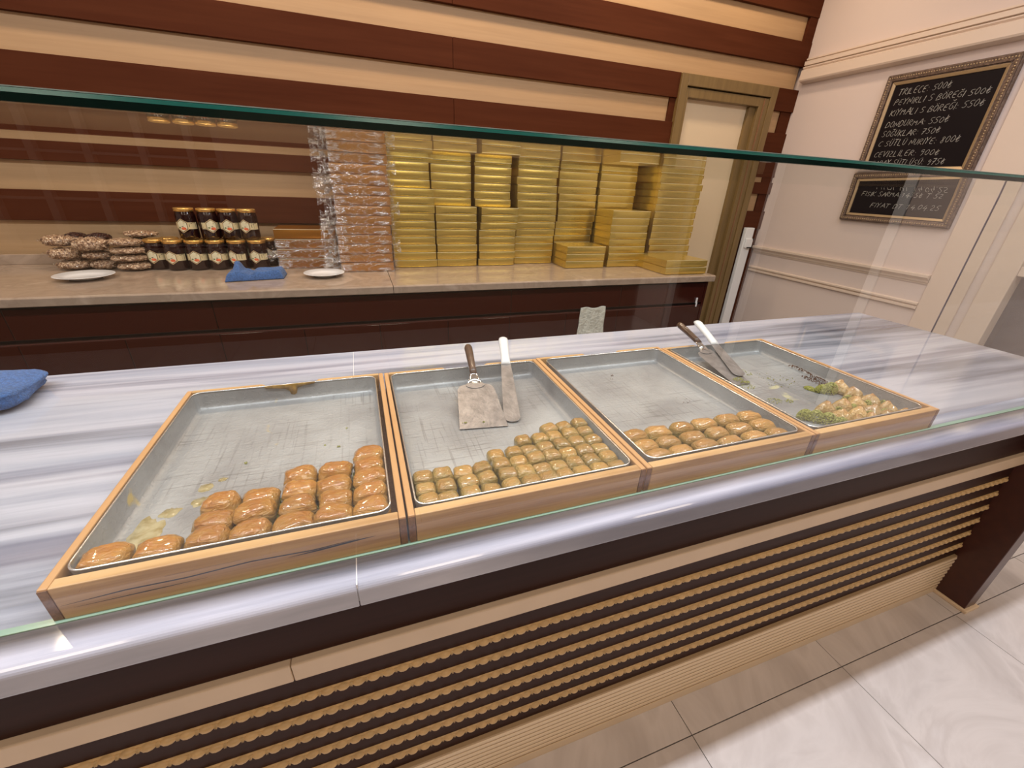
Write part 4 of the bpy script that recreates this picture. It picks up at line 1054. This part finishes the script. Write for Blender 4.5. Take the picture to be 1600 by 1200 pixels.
# copper stack, each box in cling film
def film_meshes(w_, d_, h_, seed, tuft=True):
    rr = random.Random(seed); off = Vector((seed*3.1, 0, 0))
    n, m_ = 26, 5; vs = []; fs = []
    for i in range(m_+1):
        for j in range(n+1):
            u = j/n; v = i/m_
            x = -w_/2-.004+(w_+.008)*u; z_ = .001+(h_-.0015)*v
            k = noise.noise(Vector((u*9, v*3, 0))+off)+.6*noise.noise(Vector((u*22, v*7, 3))+off)
            vs.append((x, -.0035-.0032*k-.002*math.sin(PI*v), z_))
    fs = [(i*(n+1)+j, i*(n+1)+j+1, (i+1)*(n+1)+j+1, (i+1)*(n+1)+j) for i in range(m_) for j in range(n)]
    mb = MB().add(vs, fs)
    for s in (-1, 1):   # sides
        vs = []; 
        for i in range(5):
            for j in range(7):
                k = noise.noise(Vector((i*.8, j*.9, s*4))+off)
                vs.append((s*(w_/2+.004+.003*k), -.003+(d_)*j/6, .002+(h_-.004)*i/4))
        mb.add(vs, [(i*7+j, i*7+j+1, (i+1)*7+j+1, (i+1)*7+j)[::-s] for i in range(4) for j in range(6)])
    a = mb.mesh('plastic_wrap'); a.materials.append(M['film']); a.shade_smooth()
    tf = MB()
    for q in range(6):   # crumpled twisted ends, mostly on the left
        s = -1 if q < 4 else 1
        cx = s*(w_/2+.004); cy = rr.uniform(0, .05); cz = h_*rr.uniform(.25, .8); ln = rr.choice((.02, .03, .045, .075))*(1 if s < 0 else .55)
        K, J = 7, 7; base = len(tf.v)
        ang = rr.uniform(-.7, .7)
        for i in range(K):
            t = i/(K-1)
            for j in range(J):
                v = j/(J-1)-.5
                k = noise.noise(Vector((t*4+q*5, v*5, seed)))
                k2 = noise.noise(Vector((t*4+q*5+9, v*6, seed)))
                tf.v.append((cx+s*ln*t*math.cos(ang), cy-.01+v*.02*(.4+t)+k*.014, cz+ln*t*math.sin(ang)*.5+v*.045*(.35+t)+k2*.012))
        tf.f += [(base+i*J+j, base+i*J+j+1, base+(i+1)*J+j+1, base+(i+1)*J+j) for i in range(K-1) for j in range(J-1)]
    b_ = tf.mesh('wrap_tuft'); b_.materials.append(M['film_tuft'])
    return a, b_
FM = [film_meshes(.255, .22, .0446, s) for s in range(4)]
FA = [film_meshes(.283, .20, .047, 10+s) for s in range(3)]
n_c = 14
for i in range(n_c):
    pos = 'bottom' if i == 0 else 'topmost' if i == n_c-1 else ordw(i)+' from the bottom'
    t = gbox(.255, .22, .0440, .0370+.0012*i*.3+R.uniform(-.005, .005), 2.312+R.uniform(-.004, .004), ZC+.0004+i*.0450, R.uniform(-.02, .02), 'copper box wrapped in crinkled film in the tall copper stack, ' + pos, 'film wrapped copper boxes', 'copper', 'copper')
    a, b_ = FM[i % 4]
    obj('plastic_wrap', a, None, t)
    obj('wrap_tuft', b_, None, t)
j = 0
for t in [o for o in COL.objects if o.get('wrapme')]:
    del t['wrapme']; obj('plastic_wrap', FA[j][0], None, t)
    if j == 1: obj('wrap_tuft', FA[j][1], None, t)
    j += 1

# blue towels
def towel_mesh(fn, nu, nv, th, name, mat):
    top = [[fn(i/nu, j/nv) for j in range(nv+1)] for i in range(nu+1)]
    loops = []
    mb = MB(); w1_ = nv+1
    for row in top: mb.v += [tuple(p) for p in row]
    base = len(mb.v)
    for row in top: mb.v += [(p[0], p[1], p[2]-th) for p in row]
    for i in range(nu):
        for j_ in range(nv):
            a = i*w1_+j_; mb.f.append((a, a+w1_, a+w1_+1, a+1)); b2 = base+a; mb.f.append((b2, b2+1, b2+w1_+1, b2+w1_))
    for i in range(nu):
        a = i*w1_; mb.f.append((a, a+base, a+w1_+base, a+w1_)); a = i*w1_+nv; mb.f.append((a, a+w1_, a+w1_+base, a+base))
    for j_ in range(nv):
        a = j_; mb.f.append((a, a+1, a+1+base, a+base)); a = nu*w1_+j_; mb.f.append((a, a+base, a+1+base, a+1))
    return mb
def f_back(u, v):
    x = -.568+.225*u; y = 2.135+.115*v+.045*u
    e_ = min(1, 14*min(u, 1-u))**.5*min(1, 9*min(v, 1-v))**.5
    z_ = ZC+.005+.034*e_+.007*noise.noise(Vector((u*4, v*4, 1)))*e_
    z_ += .040*math.exp(-((u-.20)/.07)**4-((v-.62)/.34)**2)
    z_ -= .013*math.exp(-((u-.42)/.06)**2)*e_ + .007*math.exp(-((v-.5+.2*u)/.05)**2)*e_
    return (x, y, z_)
tag(obj('blue_towel', towel_mesh(f_back, 44, 30, .0045, 't', None), M['towel'], smooth=True), 'folded blue towel on the back counter in front of the jars', 'towel')
tw = MB(); nu_, nv_ = 90, 26
for i in range(nv_+1):
    ph = -PI/2*.8+(PI/2*1.79)*i/nv_
    for j in range(nu_):
        th = 2*PI*j/nu_; sg_ = lambda c, e: math.copysign(abs(c)**e, c)
        x = sg_(math.cos(ph), .35)*sg_(math.cos(th), .30); y = sg_(math.cos(ph), .35)*sg_(math.sin(th), .30); z_ = sg_(math.sin(ph), .7)
        k = 1+.05*noise.noise(Vector((x*2, y*2, z_*2)))+.018*noise.noise(Vector((x*24, y*14, z_*9)))
        tw.v.append((-.880+x*k*.175-.01*y, 1.105+y*k*.085+.010*x, CT+.0035+(z_*k*(1+.25*noise.noise(Vector((x*2.2, y*2.2, 5))))*.5+.42)*.048))
for i in range(nv_):
    for j in range(nu_):
        a = i*nu_+j; b2 = i*nu_+(j+1) % nu_; tw.f.append((a, b2, b2+nu_, a+nu_))
tw.f.append(tuple(range(nu_-1, -1, -1))); tw.f.append(tuple(range(nv_*nu_, nv_*nu_+nu_)))
zm = min(v_[2] for v_ in tw.v); tw.v = [(x, y, z_-zm+CT+.0004) for x, y, z_ in tw.v]
M['towel_bright'] = simple('bright_blue_terry_towel', (0.045, 0.135, 0.38), 0.95, sheen=0.2, bump=(420, 1.0, 0.005), vary=(200, 0.4))
tag(obj('blue_towel', tw, M['towel_bright'], smooth=True), 'fluffy blue towel at the left end of the marble counter', 'towel')
# white cloth hung over the drawer grip
def f_cloth(u, v):
    hw = .078+.018*v; x = 1.197+(u-.5)*2*hw
    y = BY+.026-.010*math.sin(u*PI)*(.3+v)-.006*noise.noise(Vector((u*5, v*6, 0)))
    return (x, y, .766-.40*v+.004*math.sin(u*9)*(v < .1))
mbc = MB(); nu, nv = 24, 40
for v in range(nv+1):
    for u in range(nu+1): mbc.v.append(f_cloth(u/nu, v/nv))
for v in range(nv):
    for u in range(nu):
        a = v*(nu+1)+u; mbc.f.append((a+nu+1, a+nu+2, a+1, a))
o = obj('hanging_cloth', mbc, M['cloth'], smooth=True)
sm = o.modifiers.new('thick', 'SOLIDIFY'); sm.thickness = .002
tag(o, 'crinkled white cloth hanging from the dark cabinet front', 'cloth')

# white trunking with a black clip right of the door
tk = thing('white_wall_trunking', 'tall white trunking with a black clip between door and right wall', 'trunking', (2.92, 2.66, 0))
obj('cover', MB().box(2.868, 2.950, 2.652, 2.684, 0.0, 1.133), M['white_plastic'], tk, bevel=.004)
obj('socket_box', MB().box(2.878, 2.948, 2.636, 2.652, 0.985, 1.055), M['white_plastic'], tk, bevel=.005)
obj('clip', MB().box(2.90, 2.948, 2.630, 2.640, 0.983, 0.992).box(2.940, 2.950, 2.630, 2.640, 1.045, 1.056), M['black'], tk)
# small white key tag on the cabinet end
tag(obj('key_tag', MB().box(1.9, 1.909, 1.985, 1.992, .757, .790).box(1.905, 1.913, 1.986, 1.991, .735, .762), M['white_plastic'], bevel=.001), 'tiny white key tag on the right end of the dark cabinet', 'tag')

# ================================================================== CHALKBOARDS
G = {
 'A': [[(0,0),(.4,1),(.75,0)],[(.15,.38),(.62,.38)]], 'B': [[(0,0),(.05,1),(.5,.95),(.55,.7),(.1,.52),(.6,.42),(.62,.1),(0,0)]],
 'C': [[(.6,.9),(.35,1),(.05,.6),(.05,.25),(.3,0),(.6,.12)]], 'D': [[(.02,0),(.06,1),(.5,.85),(.62,.45),(.45,.08),(.02,0)]],
 'E': [[(.55,1),(.08,.95),(.02,.03),(.52,0)],[(.06,.52),(.42,.52)]], 'F': [[(.6,1),(.08,.95),(.02,0)],[(.06,.52),(.42,.52)]],
 'G': [[(.6,.9),(.35,1),(.05,.6),(.05,.25),(.3,0),(.6,.15),(.6,.45),(.35,.45)]], 'I': [[(.12,1),(.08,0)]],
 'K': [[(.05,1),(.02,0)],[(.55,1),(.06,.45),(.6,0)]], 'L': [[(.05,1),(.02,.03),(.5,0)]],
 'M': [[(0,0),(.08,.95),(.32,.35),(.58,.95),(.68,0)]], 'N': [[(.02,0),(.06,1),(.5,0),(.58,1)]],
 'O': [[(.3,1),(.04,.65),(.08,.2),(.32,0),(.6,.3),(.55,.8),(.3,1)]], 'P': [[(.02,0),(.06,1),(.5,.95),(.55,.62),(.06,.5)]],
 'R': [[(.02,0),(.06,1),(.5,.95),(.52,.65),(.06,.5),(.6,0)]], 'S': [[(.55,.92),(.3,1),(.08,.8),(.15,.56),(.5,.42),(.5,.12),(.25,0),(.02,.1)]],
 'T': [[(0,1),(.66,.98)],[(.33,.98),(.28,0)]], 'U': [[(.04,1),(.06,.2),(.28,0),(.5,.2),(.56,1)]], 'V': [[(0,1),(.26,0),(.58,1)]],
 'Y': [[(0,1),(.28,.5),(.58,1)],[(.28,.5),(.2,0)]], 'Z': [[(.02,.98),(.55,1),(.02,.02),(.58,0)]],
 '0': [[(.3,1),(.05,.7),(.06,.2),(.3,0),(.56,.3),(.54,.8),(.3,1)]], '1': [[(.05,.75),(.3,1),(.25,0)]],
 '2': [[(.05,.8),(.28,1),(.52,.8),(.45,.5),(.02,.02),(.6,.04)]], '3': [[(.05,.95),(.5,.95),(.22,.58),(.52,.35),(.35,.02),(.02,.1)]],
 '4': [[(.35,1),(.02,.35),(.6,.4)],[(.48,.62),(.42,-.1)]], '5': [[(.58,1),(.15,1),(.08,.6),(.45,.55),(.52,.2),(.28,0),(.02,.1)]],
 '7': [[(.02,.98),(.56,1),(.2,0)],[(.12,.5),(.5,.55)]], '8': [[(.5,.85),(.28,1),(.1,.8),(.5,.3),(.3,0),(.05,.2),(.52,.85)]],
 '9': [[(.52,.8),(.28,1),(.06,.75),(.25,.52),(.52,.75),(.48,.3),(.3,0)]],
 ':': [[(.1,.62),(.12,.56)],[(.08,.15),(.1,.08)]], '.': [[(.06,.06),(.09,0)]], "'": [[(.05,1.1),(.08,.85)]],
 '$': [[(.22,1.05),(.15,.1),(.3,0),(.55,.3)],[(.0,.55),(.5,.8)],[(.0,.36),(.42,.56)]],
}
WID = {'I': .32, ':': .4, '.': .3, "'": .25, ' ': .5, 'M': .95, 'T': .85}
DOT = {'Ö': 'O', 'Ü': 'U'}
def chalk_line(parent, text, y_left, y_right, zb, cap, xface, wobble=1.0):
    rr = random.Random(len(text)*7+int(zb*1000)); glyphs = []; pos = 0
    for ch in text:
        base = DOT.get(ch, 'G' if ch == 'Ğ' else ch)
        wch = WID.get(base, .78)
        glyphs.append((ch, base, pos, wch)); pos += wch
    sc = (y_left-y_right)/pos
    mb = MB(); lw = .0009
    def seg(a, b_):
        d = Vector((b_[0]-a[0], b_[1]-a[1])); L = d.length
        if L < 1e-6: return
        d /= L; n = Vector((-d.y, d.x))*lw*rr.uniform(.75, 1.2); ex = d*lw*.5
        q = [(a[0]-ex.x+n.x, a[1]-ex.y+n.y), (a[0]-ex.x-n.x, a[1]-ex.y-n.y), (b_[0]+ex.x-n.x, b_[1]+ex.y-n.y), (b_[0]+ex.x+n.x, b_[1]+ex.y+n.y)]
        mb.add([(xface, y_left-u, z_) for u, z_ in q], [(0, 1, 2, 3)])
    for ch, base, p, wch in glyphs:
        if base == ' ': continue
        st = [list(s) for s in G[base]]
        if ch in DOT: st += [[(.12, 1.2), (.15, 1.14)], [(.42, 1.22), (.45, 1.16)]]
        if ch == 'Ğ': st += [[(.1, 1.3), (.3, 1.16), (.52, 1.3)]]
        jit = rr.uniform(-.06, .06); hh = cap*rr.uniform(.88, 1.08)
        small_ = 1.0
        for s in st:
            # smooth a little by mid-point subdivision (Chaikin)
            q = s
            if len(q) > 3:
                for _ in range(2):
                    qq = [q[0]]
                    for i in range(len(q)-1):
                        a, b_ = q[i], q[i+1]
                        qq += [(a[0]*.75+b_[0]*.25, a[1]*.75+b_[1]*.25), (a[0]*.25+b_[0]*.75, a[1]*.25+b_[1]*.75)]
                    q = qq+[q[-1]]
            P_ = [((p+x+.18*y_)*sc, zb+(y_+jit)*hh) for x, y_ in q]
            for i in range(len(P_)-1): seg(P_[i], P_[i+1])
    # face toward -x
    mb.f = [f[::-1] for f in mb.f]
    o = obj('chalk_writing', mb, M['chalk'], parent); o['kind'] = 'stuff'; return o
def chalk_board(yl, yr, z0, z1, label, lines, inner):
    t = thing('framed_chalkboard', label, 'chalkboard', (XW-.01, (yl+yr)/2, z0))
    X = XW
    face = obj('board_face', MB().box(X-.012, X-.001, yr+.01, yl-.01, z0+.01, z1-.01), M['chalkboard'], t)
    fw_ = inner
    def mould(name, a, b_, d0, d1, mat, bevel=.002):
        # four mitred members of a frame ring between inset a and b, sloping from depth d0 (outer) to d1 (inner)
        O = [(yl-a, z0+a), (yr+a, z0+a), (yr+a, z1-a), (yl-a, z1-a)]; I = [(yl-b_, z0+b_), (yr+b_, z0+b_), (yr+b_, z1-b_), (yl-b_, z1-b_)]
        for k in range(4):
            k2 = (k+1) % 4
            P_ = [O[k], O[k2], I[k2], I[k]]
            lo = [(X-.002, y, z_) for y, z_ in P_]
            hi = [(X-d, y, z_) for (y, z_), d in zip(P_, (d0, d0, d1, d1))]
            mb = MB().loops([lo, hi], True, True, True)
            obj(name, mb, mat, t, bevel=bevel)
    mould('frame_member', 0, .006, .016, .022, M['frame_bronze'], .001)
    mould('frame_member', .006, fw_*.62, .030, .026, M['frame_bronze'])
    mould('frame_slip', fw_*.62, fw_*.72, .020, .022, M['frame_bronze'], .001)
    mould('frame_slip', fw_*.72, fw_, .022, .016, M['frame_gold'])
    # carved beads along the outer ridge
    bd = MB(); step = .012; rb = .0042
    def bead(y, z_):
        L = []
        for q in range(1, 5):
            a = PI/2*q/5; L.append([(X-.027-rb*math.cos(a)*.9, y+rb*math.sin(a)*math.cos(2*PI*j/7), z_+rb*math.sin(a)*math.sin(2*PI*j/7)) for j in range(7)])
        bd.loops(L, True, True, False)
    ii = fw_*.33
    y = yr+ii
    while y < yl-ii: bead(y, z0+ii); bead(y, z1-ii); y += step
    z_ = z0+ii
    while z_ < z1-ii: bead(yl-ii, z_); bead(yr+ii, z_); z_ += step
    obj('carved_beading', bd, M['frame_gold'], t, smooth=True)['kind'] = 'stuff'
    for ln in lines: chalk_line(face, *ln, X-.0126)
    return t
chalk_board(2.088, 1.500, 1.4915, 2.022, 'large framed chalkboard with eight handwritten price lines on the right wall', [
    ('TRILECE: 500$', 2.005, 1.752, 1.916, .030), ('PEYNIRLI S BÖREĞI 500$', 2.008, 1.572, 1.868, .029),
    ('KIYMALI S BÖREĞI: 550$', 2.010, 1.576, 1.815, .030), ('DONDURMA: 550$', 2.010, 1.699, 1.757, .030),
    ('SOĞUKLAR: 750$', 2.012, 1.719, 1.709, .030), ('C SÜTLÜ NURIYE: 800$', 2.012, 1.612, 1.660, .030),
    ('CEVIZLILER: 900$', 2.014, 1.679, 1.604, .030), ('SARAY SÜTLÜSÜ: 975$', 2.012, 1.637, 1.557, .028)], .054)
chalk_board(2.084, 1.488, 1.243, 1.490, 'small framed chalkboard with two handwritten lines, below the large one', [
    ("FISIK SARMA 1435$ T 52", 2.003, 1.576, 1.390, .024), ('FIYAT DT 14.04.25', 1.928, 1.565, 1.328, .026)], .046)
